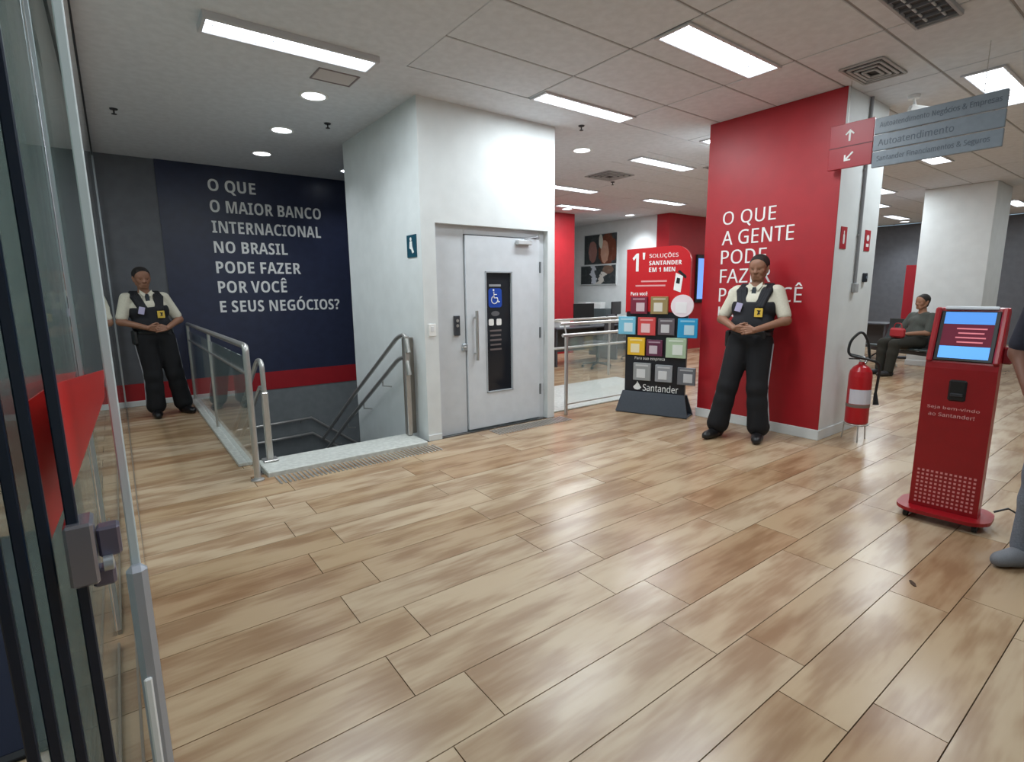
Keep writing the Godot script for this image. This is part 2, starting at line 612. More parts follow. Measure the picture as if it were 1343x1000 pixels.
func guard(label: String, at: Vector3, turn: float, lean: Vector3, stance: float, forward: float, group: String) -> Node3D:
	var j := {
		"pelvis": Vector3(0, 0.97, 0), "neck": Vector3(0, 1.47, -0.015), "head": Vector3(0, 1.645, 0.015),
		"shL": Vector3(0.185, 1.425, -0.02), "shR": Vector3(-0.185, 1.425, -0.02),
		"elL": Vector3(0.30, 1.16, 0.0), "elR": Vector3(-0.30, 1.16, 0.0),
		"wrL": Vector3(0.095, 1.075, 0.225), "wrR": Vector3(-0.10, 1.085, 0.205),
		"hipL": Vector3(0.09, 0.93, 0), "hipR": Vector3(-0.09, 0.93, 0),
		"kneeL": Vector3(0.06 + stance * 0.55, 0.5, 0.035), "kneeR": Vector3(-0.06 - stance * 0.55, 0.5, 0.035 + forward * 0.5),
		"ankL": Vector3(0.05 + stance, 0.095, -0.01), "ankR": Vector3(-0.05 - stance, 0.095, -0.01 + forward),
		"toeL": Vector3(0.08 + stance, 0.04, 0.14), "toeR": Vector3(-0.08 - stance, 0.04, 0.14 + forward),
	}
	j = lean_joints(j, lean)
	var r := person({"label": label, "at": at, "turn": turn, "group": group, "j": j, "skin": M.skin_brown, "shirt": M.shirt, "trousers": M.navy_cloth,
		"shoe": mat(rgb(14, 13, 15), 0.4), "sleeve": 0.8, "cuff": 0.03, "boot": 0.22, "loose": 0.034, "short": 0.9, "head_turn": Vector3(0.06, 0.0, 0.0),
		"handL": [Vector3(-0.93, -0.05, 0.12), Vector3(-0.05, -0.25, -1), -1.0, 0.42], "handR": [Vector3(0.93, -0.12, 0.1), Vector3(0.0, 0.2, -1), 1.0, 0.45]})
	var sp: Vector3 = (j.neck - j.pelvis).normalized()
	var w := Vector3.RIGHT
	var chest: Vector3 = j.pelvis.lerp(j.neck, 0.62)
	# stab vest: trunk and two shoulder straps
	var st := S()
	var vb := []
	var lowp: Vector3 = j.pelvis.lerp(j.neck, 0.28)
	vb.append([lowp - w * 0.07, lowp + w * 0.07, 0.135, 0.135])
	vb.append([chest - w * 0.085, chest + w * 0.085, 0.132, 0.132])
	vb.append([lowp + Vector3(0, 0, 0.02), chest + Vector3(0, 0, 0.02), 0.135, 0.135])
	blob(st, vb, 0.012, 0.03, [Plane((sp + Vector3(0, 0, 0.2)).normalized(), chest + sp * 0.06), Plane(-sp, lowp - sp * 0.07)])
	for sd in [-1.0, 1.0]:
		var b0: Vector3 = chest + w * sd * 0.075 + Vector3(0, 0.01, 0.128)
		var b1: Vector3 = j.neck + w * sd * 0.115 + Vector3(0, -0.03, 0.085)
		var b2: Vector3 = j.neck + w * sd * 0.105 + Vector3(0, 0.022, -0.005)
		var b3: Vector3 = j.neck + w * sd * 0.115 + Vector3(0, -0.06, -0.09)
		var b4: Vector3 = chest + w * sd * 0.11 + Vector3(0, 0.0, -0.12)
		var off := w * 0.022
		for e in [-1.4, -0.5, 0.5, 1.4]:
			blob(st, [[b0 + off * e, b1 + off * e, 0.022, 0.022], [b1 + off * e, b2 + off * e, 0.022, 0.022], [b2 + off * e, b3 + off * e, 0.022, 0.022], [b3 + off * e, b4 + off * e, 0.022, 0.022]], 0.01, 0.012)
	var vest := put(st, "vest", M.vest, r, "dark navy padded security vest")
	st = S()
	var bt := Basis(Vector3.RIGHT, -0.08)
	box(st, chest + Vector3(0.085, -0.045, 0.158), Vector3(0.075, 0.085, 0.012), 0.003, bt)
	var bd := put(st, "badge", mat(rgb(214, 178, 66), 0.5), vest, "yellow badge with a black emblem")
	st = S()
	prism(st, PackedVector2Array([Vector2(-0.012, -0.02), Vector2(0.02, -0.012), Vector2(0.008, 0.0), Vector2(0.022, 0.022), Vector2(-0.016, 0.024), Vector2(-0.002, 0.006)]), 0.003, Transform3D(bt, chest + Vector3(0.085, -0.045, 0.164)))
	put(st, "emblem", mat(rgb(25, 22, 20), 0.5), vest)
	st = S()
	box(st, chest + Vector3(-0.105, 0.005, 0.15), Vector3(0.06, 0.085, 0.01), 0.002, Basis(Vector3.BACK, -0.25) * bt)
	put(st, "name_card", mat(rgb(176, 170, 200), 0.4), vest)
	# collar and tie
	st = S()
	for sd in [-1.0, 1.0]:
		prism(st, PackedVector2Array([Vector2(sd * 0.004, 0.0), Vector2(sd * 0.062, 0.06), Vector2(sd * 0.066, 0.02), Vector2(sd * 0.035, -0.035)]), 0.008, Transform3D(Basis(Vector3.RIGHT, -0.45), j.neck + Vector3(0, 0.0, 0.08)))
	put(st, "collar", M.shirt, r)
	st = S()
	prism(st, PackedVector2Array([Vector2(-0.014, 0.0), Vector2(0.014, 0.0), Vector2(0.018, -0.028), Vector2(0.026, -0.2), Vector2(0, -0.23), Vector2(-0.026, -0.2), Vector2(-0.018, -0.028)]), 0.012, Transform3D(Basis(Vector3.RIGHT, -0.16), j.neck + Vector3(0, 0.005, 0.092)))
	put(st, "tie", mat(rgb(20, 30, 40), 0.6), r)
	# belt, pouch, holster
	st = S()
	var bp: Vector3 = j.pelvis + sp * 0.06
	blob(st, [[bp - w * 0.072, bp + w * 0.072, 0.128, 0.128]], 0.012, 0.02, [Plane(Vector3.UP, bp + Vector3(0, 0.026, 0)), Plane(Vector3.DOWN, bp - Vector3(0, 0.026, 0))])
	var belt := put(st, "belt", mat(rgb(16, 16, 18), 0.45), r)
	st = S()
	box(st, bp + Vector3(-0.2, -0.06, 0.03), Vector3(0.055, 0.17, 0.1), 0.015)
	put(st, "holster", mat(rgb(18, 18, 20), 0.5), belt)
	st = S()
	box(st, bp + Vector3(0.13, -0.005, 0.1), Vector3(0.07, 0.08, 0.04), 0.01)
	put(st, "pouch", mat(rgb(20, 20, 23), 0.5), belt)
	# stripe down each outer leg
	for s in [["L", 1.0], ["R", -1.0]]:
		st = S()
		var hp: Vector3 = j["hip" + s[0]] + w * s[1] * 0.122
		var kp: Vector3 = j["knee" + s[0]] + w * s[1] * 0.09
		var ap: Vector3 = j["ank" + s[0]].lerp(j["knee" + s[0]], 0.2) + w * s[1] * 0.096
		blob(st, [[hp, kp, 0.012, 0.011], [kp, ap, 0.011, 0.011]], 0.007, 0.01)
		put(st, "trouser_stripe", mat(rgb(150, 150, 156), 0.7), r, "pale grey stripe down the trouser leg")
	return r

# ------------------------------------------------------------------ the scene
var cam: Camera3D

func _ready() -> void:
	cam = Camera3D.new()
	cam.name = "camera"
	add_child(cam)
	cam.position = Vector3(0, 1.46, 0)
	cam.rotation = Vector3(-0.1686, -0.64, -0.0107)
	cam.fov = rad_to_deg(2.0 * atan(500.0 / 690.0))
	cam.near = 0.05
	cam.far = 100.0
	cam.current = true
	var we := WorldEnvironment.new()
	we.name = "environment"
	var env := Environment.new()
	env.background_mode = Environment.BG_COLOR
	env.background_color = rgb(150, 175, 190)
	env.tonemap_mode = Environment.TONE_MAPPER_LINEAR
	env.tonemap_exposure = 1.18
	env.sdfgi_enabled = true
	env.ssao_enabled = true
	env.ssil_enabled = true
	we.environment = env
	add_child(we)
	materials()
	# long ceiling fittings: x0, x1, z, width, light
	for t in [[0.65, 1.76, -4.13, 0.2], [3.25, 4.42, -2.48, 0.24], [3.27, 4.43, -3.93, 0.18], [5.9, 7.15, -1.42, 0.24], [5.79, 6.95, -4.95, 0.2], [5.79, 6.95, -3.85, 0.2],
			[8.5, 9.64, -6.98, 0.2], [6.0, 7.1, -7.0, 0.2], [7.5, 8.66, -8.41, 0.2], [10.8, 11.8, -4.0, 0.22], [12.6, 13.7, -4.7, 0.22], [15.4, 16.6, -5.2, 0.22],
			[8.4, 9.6, -2.64, 0.22], [12.0, 13.2, -0.6, 0.22], [15.0, 16.2, -2.9, 0.22], [0.65, 1.82, -0.6, 0.24], [3.25, 4.42, 0.6, 0.24], [-2.0, -0.83, -3.0, 0.2], [-2.0, -0.83, -6.5, 0.2]]:
		troffer(t[0], t[1], t[2], t[3], 2.6)
	print("shell"); shell()
	print("ceiling"); ceiling()
	print("floor"); floor_planks()
	print("lift"); lift()
	print("stairs"); stairs()
	print("glass"); glass_front()
	print("column"); red_column()
	print("things"); totem(); kiosk(); extinguisher(); hanging_sign()
	print("far"); far_hall()
	print("ceiling bits"); ceiling_bits()
	print("people"); people()
	print("done")

func materials() -> void:
	M.white = noisy(rgb(226, 230, 230), 0.02, 0.02, Vector3.ONE * 0.6, 0.55, 3)
	M.ceiling = noisy(rgb(224, 227, 232), 0.03, 0.05, Vector3.ONE * 0.8, 0.85, 4)
	M.navy = noisy(rgb(46, 52, 78), 0.05, 0.03, Vector3.ONE * 0.7, 0.34, 5)
	M.grey = noisy(rgb(100, 102, 108), 0.04, 0.03, Vector3.ONE * 0.7, 0.4, 6)
	M.red = noisy(rgb(172, 30, 40), 0.03, 0.02, Vector3.ONE * 0.8, 0.42, 8)
	M.steel = noisy(rgb(202, 200, 197), 0.05, 0.08, Vector3(6, 0.6, 6), 0.3, 9, 0.75)
	M.alu = mat(rgb(190, 198, 204), 0.35, 0.8)
	M.stone = noisy(rgb(208, 210, 204), 0.08, 0.03, Vector3.ONE * 2.0, 0.4, 10)
	M.dark_stone = noisy(rgb(96, 98, 102), 0.1, 0.05, Vector3.ONE * 2.0, 0.5, 11)
	M.grout = mat(rgb(70, 58, 48), 0.9)
	M.shirt = noisy(rgb(212, 206, 188), 0.04, 0.05, Vector3.ONE * 4.0, 0.8, 12)
	M.vest = noisy(rgb(20, 20, 29), 0.12, 0.08, Vector3.ONE * 5.0, 0.75, 13)
	M.navy_cloth = noisy(rgb(8, 8, 15), 0.1, 0.06, Vector3.ONE * 5.0, 0.85, 14)
	M.skin_brown = mat(rgb(140, 98, 76), 0.55)
	M.black = mat(rgb(22, 22, 24), 0.4)
	M.dark = mat(rgb(44, 46, 52), 0.5)
	M.paper = mat(rgb(238, 238, 236), 0.6)
	M.glass = glass(rgb(205, 228, 222), 0.10)
	M.lamp = glow(rgb(240, 248, 255), 4.0)
	var wt := wood_texture()
	var tints := [rgb(250, 247, 243), rgb(240, 231, 220), rgb(255, 252, 248), rgb(232, 216, 200), rgb(247, 240, 230), rgb(238, 228, 214)]
	M.wood = []
	for i in tints.size():
		var m := StandardMaterial3D.new()
		m.albedo_color = tints[i]
		m.albedo_texture = wt
		m.uv1_triplanar = true
		m.uv1_world_triplanar = true
		m.uv1_scale = Vector3(0.2, 1.0, 0.75)
		m.uv1_offset = Vector3(0.37 * i, 0.11 * i, 0.23 * i)
		m.roughness = 0.26
		m.metallic_specular = 0.5
		M.wood.append(m)

func troffer(x0: float, x1: float, z: float, w: float, e: float) -> void:
	var labels := {
		"0.65 -4.13": "lit strip light on the smooth ceiling before the navy wall", "3.25 -2.48": "wide louvred strip light in the tiles before the red column", "3.27 -3.93": "strip light in the ceiling tiles in front of the lift",
		"5.90 -1.42": "louvred strip light above the hanging direction sign", "5.79 -4.95": "strip light between the lift and the red column", "5.79 -3.85": "strip light close behind the red column",
		"8.50 -6.98": "strip light in the tiles before the red television wall", "6.00 -7.00": "strip light over the second steel railing", "7.50 -8.41": "strip light before the narrow red back wall",
		"10.80 -4.00": "strip light over the waiting bench", "12.60 -4.70": "strip light over the counter desk behind the bench", "15.40 -5.20": "strip light nearest the dark grey end wall",
		"8.40 -2.64": "strip light between the red column and the plain white column", "12.00 -0.60": "strip light beside the plain white column on the kiosk side", "15.00 -2.90": "strip light behind the plain white column",
		"0.65 -0.60": "strip light just inside the glass doors", "3.25 0.60": "strip light over the visitor beside the kiosk", "-2.00 -3.00": "strip light over the mat outside the glass doors", "-2.00 -6.50": "strip light outside the long glass partition"}
	var key := "%.2f %.2f" % [x0, z]
	var lab: String = labels[key]
	var flush := x0 > 2.0
	var t := thing("ceiling_light", lab, "ceiling light", Vector3((x0 + x1) / 2, CH, z), 0.0, "strip lights in the ceiling")
	var L := x1 - x0
	var st := S()
	var fh := 0.016 if flush else 0.05
	for s in [-1.0, 1.0]:
		box(st, Vector3(0, -fh * 0.4, s * (w / 2 + 0.012)), Vector3(L + 0.05, fh, 0.024), 0.003)
		box(st, Vector3(s * (L / 2 + 0.012), -fh * 0.4, 0), Vector3(0.024, fh, w), 0.003)
	put(st, "frame", mat(rgb(206, 206, 210), 0.4), t)
	st = S()
	box(st, Vector3(0, -0.003 if flush else -0.02, 0), Vector3(L, 0.006, w))
	put(st, "diffuser", M.lamp, t)
	st = S()
	var n := int(L / 0.09)
	for i in n:
		box(st, Vector3(-L / 2 + (i + 0.5) * L / n, -0.011 if flush else -0.03, 0), Vector3(0.003, 0.009, w))
	box(st, Vector3(0, -0.011 if flush else -0.03, 0), Vector3(L, 0.009, 0.003))
	put(st, "louvre", mat(rgb(225, 228, 232), 0.3), t)
	var a := AreaLight3D.new()
	a.name = "lamp"
	a.area_size = Vector2(L, w)
	a.light_energy = e
	a.light_color = Color(0.94, 0.98, 1.0)
	a.shadow_enabled = true
	a.area_range = 30.0
	a.area_attenuation = 2.0
	a.rotation.x = -PI / 2
	a.position = Vector3(0, -0.02 if flush else -0.045, 0)
	t.add_child(a)

func wall(called: String, label: String, m: Material, spans: Array) -> Node3D:
	var w := structure(called, label, "wall")
	for s in spans:
		var st := S()
		span(st, s[0], s[1], s[2], s[3], s[4], s[5])
		put(st, "wall_panel", m, w)
	return w

func shell() -> void:
	# navy wall behind the stairs, with grey end, red stripe and white lettering
	var w := structure("wall_back", "navy wall with white lettering and a red stripe behind the stairs", "wall")
	var st := S()
	span(st, -3.0, 4.2, -3.2, CH, -8.7, -8.52)
	put(st, "wall_panel", M.grey, w)
	st = S()
	span(st, 0.6, 4.0, 0.3, CH, -8.53, -8.5)
	put(st, "navy_panel", M.navy, w, "dark navy painted panel")
	st = S()
	span(st, -3.0, 4.0, 0.03, 0.3, -8.53, -8.498)
	put(st, "red_stripe", M.red, w, "red painted stripe")
	st = S()
	span(st, 0.85, 4.0, -3.2, 0.03, -8.53, -8.505)
	put(st, "lower_panel", noisy(rgb(132, 137, 140), 0.04, 0.03, Vector3.ONE * 0.7, 0.45, 26), w, "grey painted lower wall in the stairwell")
	var y := 2.94
	for ln in [["O QUE", 0.6, 600], ["O MAIOR BANCO", 1.5, 700], ["INTERNACIONAL", 1.48, 700], ["NO BRASIL", 0.97, 600], ["PODE FAZER", 1.14, 600], ["POR VOCÊ", 0.92, 600], ["E SEUS NEGÓCIOS?", 1.7, 700]]:
		var hh := 0.165
		var yy := y
		if ln[0].contains("Ê"):
			hh = 0.215
			yy = y + 0.025
		if ln[0].contains("Ó"):
			hh = 0.215
			yy = y + 0.025
		if ln[0].contains("Q"):
			hh = 0.195
			yy = y - 0.015
		lettering(w, ln[0], ln[1], Vector3(1.19, yy, -8.5), Basis(), M.paper, ln[2], hh, 0.004)
		y -= 0.275
	var bb := structure("baseboard_back", "white baseboard along the grey end of the navy wall", "baseboard")
	st = S()
	span(st, -3.0, 0.78, 0.0, 0.075, -8.5, -8.48, 0.004)
	put(st, "board", M.white, bb)
	wall("wall_left", "pale green-grey side wall beyond the glass doors", noisy(rgb(172, 196, 196), 0.015, 0.02, Vector3.ONE, 0.5, 15), [[-3.2, -3.0, 0, CH, -8.7, 3.2]])
	wall("wall_front", "pale wall behind the visitor", M.white, [[-3.2, 18.2, 0, CH, 3.0, 3.2]])
	wall("wall_right", "dark grey wall at the far end of the waiting hall", M.grey, [[18.0, 18.2, 0, CH, -8.2, 3.2]])
	wall("wall_hall", "red wall carrying the television in the back hall", M.red, [[10.4, 13.2, 0, CH, -8.2, -7.85]])
	wall("wall_hall_end", "white wall beyond the red back wall", M.white, [[13.2, 18.2, 0, CH, -8.2, -7.85]])
	wall("wall_office", "white office wall with two photographs", M.white, [[10.4, 10.6, 0, CH, -12.2, -8.2], [8.5, 10.6, 0, CH, -12.4, -12.2]])
	wall("wall_red_back", "narrow red wall behind the office desks", M.red, [[4.2, 8.7, 0, CH, -9.5, -9.2]])
	wall("wall_red_side", "white return of the red back wall", M.white, [[8.5, 8.7, 0, CH, -12.4, -9.5]])
	wall("wall_stairwell_left", "grey stairwell wall below the glass guard", M.grey, [[0.62, 0.84, -3.2, -0.02, -8.5, -4.7]])
	wall("wall_stairwell_front", "grey stairwell wall below the stone threshold", M.grey, [[0.62, 2.34, -3.2, -0.2, -4.75, -4.65]])
	wall("wall_stairwell_right", "wall closing the stairwell behind the lift", M.grey, [[4.02, 4.2, -3.2, CH, -8.52, -6.4]])
	wall("wall_stairwell_floor", "lower floor of the stairwell", M.dark_stone, [[0.62, 4.2, -3.4, -3.22, -8.52, -4.65]])

func floor_planks() -> void:
	var fl := structure("floor", "wood-look porcelain plank floor in pale oak tones", "floor")
	var st := S()
	span(st, -3.2, 18.2, -0.2, -0.012, -4.62, 3.2)
	put(st, "slab", M.grout, fl)
	st = S()
	span(st, -3.2, 0.8, -0.2, -0.012, -8.7, -4.62)
	put(st, "slab", M.grout, fl)
	st = S()
	span(st, 4.0, 18.2, -0.2, -0.012, -12.4, -4.62)
	put(st, "slab", M.grout, fl)
	var seams := [1.78, 1.51, 1.24, 0.97, 0.7, 0.43, 0.15, -0.12, -0.35, -0.565, -0.8, -1.045, -1.318, -1.59, -1.86, -2.135, -2.4, -2.668]
	var z := -2.935
	while z > -12.3:
		seams.append(z)
		z -= 0.267
	var rng := RandomNumberGenerator.new()
	rng.seed = 5
	var list := []
	var L := 1.075
	var inv := cam.global_transform.affine_inverse()
	for i in seams.size() - 1:
		var z1: float = seams[i]
		var z0: float = seams[i + 1]
		var x := (0.935 if i % 2 == 0 else 0.727) - L * 4
		while x < 18.0:
			var xa := x
			var xb := x + L
			x += L
			var parts := [[maxf(xa, -3.1), minf(xb, 18.0)]]
			var zm := (z0 + z1) / 2
			if zm < -4.6:
				var cut := []
				for p in parts:
					if minf(p[1], 0.86) - p[0] > 0.05 and zm > -8.52:
						cut.append([p[0], minf(p[1], 0.8)])
					if p[1] - maxf(p[0], 4.0) > 0.05:
						cut.append([maxf(p[0], 4.0), p[1]])
				parts = cut
			for p in parts:
				if p[1] - p[0] < 0.05:
					continue
				var c := Vector3((p[0] + p[1]) / 2, -0.006, zm)
				var q := inv * c
				var vis := q.z < -0.4 and absf(q.x / q.z) < 1.15 and absf(q.y / q.z) < 1.0
				list.append({"c": c, "s": Vector3(p[1] - p[0] - 0.004, 0.012, z1 - z0 - 0.004), "m": rng.randi() % 6, "d": q.length() + (0.0 if vis else 100.0)})
	list.sort_custom(func(a, b): return a.d < b.d)
	var rest := []
	for i in 6:
		rest.append(S())
	var used := {}
	for i in list.size():
		var p: Dictionary = list[i]
		if i < 300:
			var key := "%.3f %.3f" % [p.s.x, p.s.z]
			if not meshes.has(key):
				var b := BoxMesh.new()
				b.size = p.s
				meshes[key] = b
			var o := MeshInstance3D.new()
			o.mesh = meshes[key]
			o.material_override = M.wood[p.m]
			o.position = p.c
			o.name = "plank"
			fl.add_child(o, true)
		else:
			box(rest[p.m], p.c, p.s)
			used[p.m] = true
	for i in 6:
		if used.has(i):
			var o := put(rest[i], "far_planks", M.wood[i], fl)
			o.set_meta("kind", "stuff")

func ceiling() -> void:
	var c := structure("ceiling", "suspended ceiling of pale tiles beside smooth plasterboard", "ceiling")
	var st := S()
	span(st, -3.2, 18.2, CH + 0.03, CH + 0.2, -12.4, 3.2)
	put(st, "deck", M.ceiling, c)
	st = S()
	span(st, -3.2, 2.02, CH, CH + 0.03, -8.7, 3.2)
	put(st, "plasterboard", M.ceiling, c)
	st = S()
	span(st, 2.02, 5.65, CH, CH + 0.03, -8.7, -4.05)
	put(st, "plasterboard", M.ceiling, c)
	var xs := []
	for i in 14:
		xs.append(2.02 + 1.21 * i)
	var zs := []
	for i in 27:
		zs.append(-12.0 + (12.0 - 4.05) / 13.0 * i if i < 13 else -4.05 + 0.605 * (i - 13))
	var inv := cam.global_transform.affine_inverse()
	var list := []
	for i in xs.size() - 1:
		for j in zs.size() - 1:
			var a := Vector2(xs[i], zs[j])
			var b := Vector2(minf(xs[i + 1], 18.0), minf(zs[j + 1], 3.0))
			if b.y - a.y < 0.1 or b.x - a.x < 0.1:
				continue
			if a.x < 5.5 and (a.y + b.y) / 2 < -4.05:
				continue
			var m := Vector3((a.x + b.x) / 2, CH + 0.012, (a.y + b.y) / 2)
			var q := inv * m
			var vis := q.z < -0.4 and absf(q.x / q.z) < 1.2 and absf(q.y / q.z) < 1.0
			list.append({"c": m, "s": Vector3(b.x - a.x - 0.016, 0.02, b.y - a.y - 0.016), "d": q.length() + (0.0 if vis else 100.0)})
	list.sort_custom(func(a, b): return a.d < b.d)
	var rest := S()
	var many := false
	for i in list.size():
		var p: Dictionary = list[i]
		if i < 300:
			var key := "t%.3f %.3f" % [p.s.x, p.s.z]
			if not meshes.has(key):
				var b := S()
				box(b, Vector3.ZERO, p.s, 0.004)
				meshes[key] = b.commit()
			var o := MeshInstance3D.new()
			o.mesh = meshes[key]
			o.material_override = M.ceiling
			o.position = p.c
			o.name = "ceiling_tile"
			c.add_child(o, true)
		else:
			box(rest, p.c, p.s)
			many = true
	if many:
		put(rest, "far_ceiling_tiles", M.ceiling, c).set_meta("kind", "stuff")
	var bar := mat(rgb(150, 148, 148), 0.7)
	for x in xs:
		if x < 17.9:
			st = S()
			span(st, x - 0.012, x + 0.012, CH + 0.008, CH + 0.02, -4.05 if x < 5.6 else -12.0, 3.0)
			put(st, "grid_runner", bar, c)
	for zz in zs:
		if zz < 3.0:
			st = S()
			span(st, 2.02 if zz > -4.06 else 5.65, 18.0, CH + 0.008, CH + 0.02, zz - 0.012, zz + 0.012)
			put(st, "grid_runner", bar, c)

func lift() -> void:
	# shaft: front face z -4.55, x 2.35..4.0, back z -6.33
	var w := structure("wall_lift", "white lift shaft with a recessed door", "wall")
	for s in [[2.35, 2.5, 0, CH, -4.67, -4.55], [3.9, 4.0, 0, CH, -4.67, -4.55], [2.5, 3.9, 2.11, CH, -4.67, -4.55], [2.35, 2.47, -3.2, CH, -6.33, -4.67], [3.88, 4.0, -0.2, CH, -6.33, -4.67], [2.35, 4.0, -3.2, CH, -6.45, -6.33], [2.47, 3.9, -3.2, -0.012, -4.75, -4.62]]:
		var st := S()
		span(st, s[0], s[1], s[2], s[3], s[4], s[5])
		put(st, "wall_panel", M.white, w)
	var st := S()
	span(st, 2.5, 2.85, 0, 2.11, -4.66, -4.62, 0.003)
	span(st, 3.83, 3.9, 0, 2.11, -4.66, -4.62, 0.003)
	span(st, 2.85, 3.83, 2.03, 2.11, -4.66, -4.62, 0.003)
	put(st, "door_surround", noisy(rgb(206, 210, 214), 0.02, 0.02, Vector3.ONE, 0.45, 16), w)
	st = S()
	span(st, 2.47, 3.88, -0.02, CH, -5.9, -5.8)
	put(st, "shaft_backing", M.dark, w)
	st = S()
	span(st, 2.35, 2.5, 0.0, 0.06, -4.55, -4.54, 0.002)
	put(st, "skirting", M.white, w)
	# door
	var d := structure("door_1", "white lift door with a narrow dark window and steel handle", "door")
	st = S()
	var x0 := 2.86
	var x1 := 3.82
	var zf := -4.6
	for s in [[x0, 3.1, 0.02, 2.02], [3.43, x1, 0.02, 2.02], [3.1, 3.43, 0.02, 0.4], [3.1, 3.43, 1.66, 2.02]]:
		span(st, s[0], s[1], s[2], s[3], zf - 0.045, zf)
	put(st, "leaf", noisy(rgb(214, 219, 224), 0.02, 0.02, Vector3.ONE, 0.4, 17), d)
	st = S()
	for s in [[3.09, 3.105, 0.39, 1.67], [3.425, 3.44, 0.39, 1.67], [3.09, 3.44, 0.39, 0.405], [3.09, 3.44, 1.655, 1.67]]:
		span(st, s[0], s[1], s[2], s[3], zf - 0.01, zf + 0.008, 0.002)
	var wf := put(st, "window_frame", mat(rgb(170, 176, 182), 0.4), d)
	st = S()
	span(st, 3.1, 3.43, 0.4, 1.66, zf - 0.03, zf - 0.022)
	var pane := put(st, "pane", mat(rgb(34, 36, 42), 0.08), d, "dark glass pane with stickers")
	# stickers on the pane
	st = S()
	prism(st, round_rect(0.17, 0.2, 0.03), 0.002, Transform3D(Basis(), Vector3(3.23, 1.395, zf - 0.022)))
	put(st, "access_sticker", mat(rgb(28, 72, 170), 0.4), pane, "blue accessibility sticker")
	st = S()
	var sp := Vector3(3.22, 1.4, zf - 0.019)
	tube(st, [sp + Vector3(-0.01, 0.06, 0), sp + Vector3(-0.005, -0.005, 0), sp + Vector3(0.035, -0.005, 0), sp + Vector3(0.05, -0.05, 0), sp + Vector3(0.065, -0.045, 0)], 0.006, 6)
	tube(st, [sp + Vector3(-0.008, 0.03, 0), sp + Vector3(0.03, 0.03, 0)], 0.005, 6)
	var ring := []
	for k in 15:
		var a := lerpf(deg_to_rad(110), deg_to_rad(385), k / 14.0)
		ring.append(sp + Vector3(0.0 + cos(a) * 0.04, -0.025 + sin(a) * 0.04, 0))
	tube(st, ring, 0.005, 6)
	prism(st, disc(0.011, 12), 0.003, Transform3D(Basis(), sp + Vector3(-0.011, 0.077, -0.002)))
	put(st, "wheelchair_symbol", M.paper, pane)
	st = S()
	box(st, Vector3(3.23, 1.525, zf - 0.021), Vector3(0.15, 0.022, 0.002))
	put(st, "sticker", mat(rgb(150, 152, 156), 0.5), pane)
	st = S()
	prism(st, disc(0.045, 20), 0.002, Transform3D(Basis.from_scale(Vector3(1.2, 0.6, 1)), Vector3(3.23, 1.23, zf - 0.022)))
	put(st, "sticker", mat(rgb(96, 96, 100), 0.5), pane)
	for dx in [-0.05, 0.05]:
		st = S()
		prism(st, round_rect(0.065, 0.07, 0.015), 0.002, Transform3D(Basis(), Vector3(3.225 + dx, 1.14, zf - 0.022)))
		put(st, "sticker", M.paper, pane)
	for k in 5:
		st = S()
		box(st, Vector3(3.23, 1.05 - 0.05 * k, zf - 0.021), Vector3(0.15 - 0.012 * (k % 2), 0.018, 0.002))
		put(st, "print_line", mat(rgb(110, 100, 100), 0.6), pane)
	# handle, lock, hinges, closer
	st = S()
	tube(st, [Vector3(2.95, 0.76, zf + 0.05), Vector3(2.95, 1.27, zf + 0.05)], 0.016, 12)
	for y in [0.83, 1.2]:
		tube(st, [Vector3(2.95, y, zf - 0.005), Vector3(2.95, y, zf + 0.05)], 0.01, 8)
	put(st, "handle", M.steel, d, "brushed steel pull handle")
	for y in [0.35, 1.0, 1.72]:
		st = S()
		tube(st, [Vector3(x1 + 0.006, y - 0.06, zf + 0.006), Vector3(x1 + 0.006, y + 0.06, zf + 0.006)], 0.011, 8)
		put(st, "hinge", mat(rgb(120, 124, 128), 0.4, 0.6), d)
	st = S()
	box(st, Vector3(3.58, 1.975, zf + 0.03), Vector3(0.19, 0.05, 0.055), 0.008)
	var cl := put(st, "door_closer", mat(rgb(196, 198, 200), 0.4), d)
	st = S()
	tube(st, [Vector3(3.58, 2.005, zf + 0.04), Vector3(3.72, 2.035, zf + 0.09), Vector3(3.79, 2.05, zf - 0.01)], 0.008, 6)
	put(st, "closer_arm", mat(rgb(170, 172, 176), 0.4, 0.5), cl)
	# keypad beside the door, button plate on the wall
	var k := thing("lift_call_panel", "slim dark lift call panel beside the lift door", "control panel", Vector3(2.745, 1.125, -4.62))
	st = S()
	box(st, Vector3(0, 0, 0.012), Vector3(0.065, 0.2, 0.024), 0.004)
	put(st, "plate", mat(rgb(70, 74, 80), 0.35, 0.4), k)
	for yy in [0.05, 0.0]:
		st = S()
		prism(st, disc(0.016, 14), 0.005, Transform3D(Basis(), Vector3(0, yy, 0.024)))
		put(st, "button", M.steel, k)
	k = thing("door_lock", "small steel lock on the edge of the lift door", "lock", Vector3(2.83, 0.9, -4.62))
	st = S()
	box(st, Vector3(0, 0, 0.012), Vector3(0.05, 0.07, 0.024), 0.005)
	put(st, "case", M.alu, k)
	st = S()
	tube(st, [Vector3(0, 0.005, 0.02), Vector3(0, 0.005, 0.05)], 0.009, 8)
	tube(st, [Vector3(0, 0.005, 0.046), Vector3(-0.05, 0.005, 0.046)], 0.007, 8)
	put(st, "lever", M.steel, k)
	k = thing("switch_plate", "white switch plate on the lift shaft wall", "switch", Vector3(2.43, 1.1, -4.55))
	st = S()
	box(st, Vector3(0, 0, 0.005), Vector3(0.08, 0.12, 0.01), 0.003)
	put(st, "plate", M.paper, k)
	st = S()
	box(st, Vector3(0, 0.01, 0.011), Vector3(0.03, 0.05, 0.006), 0.002)
	put(st, "rocker", mat(rgb(225, 226, 228), 0.3), k)
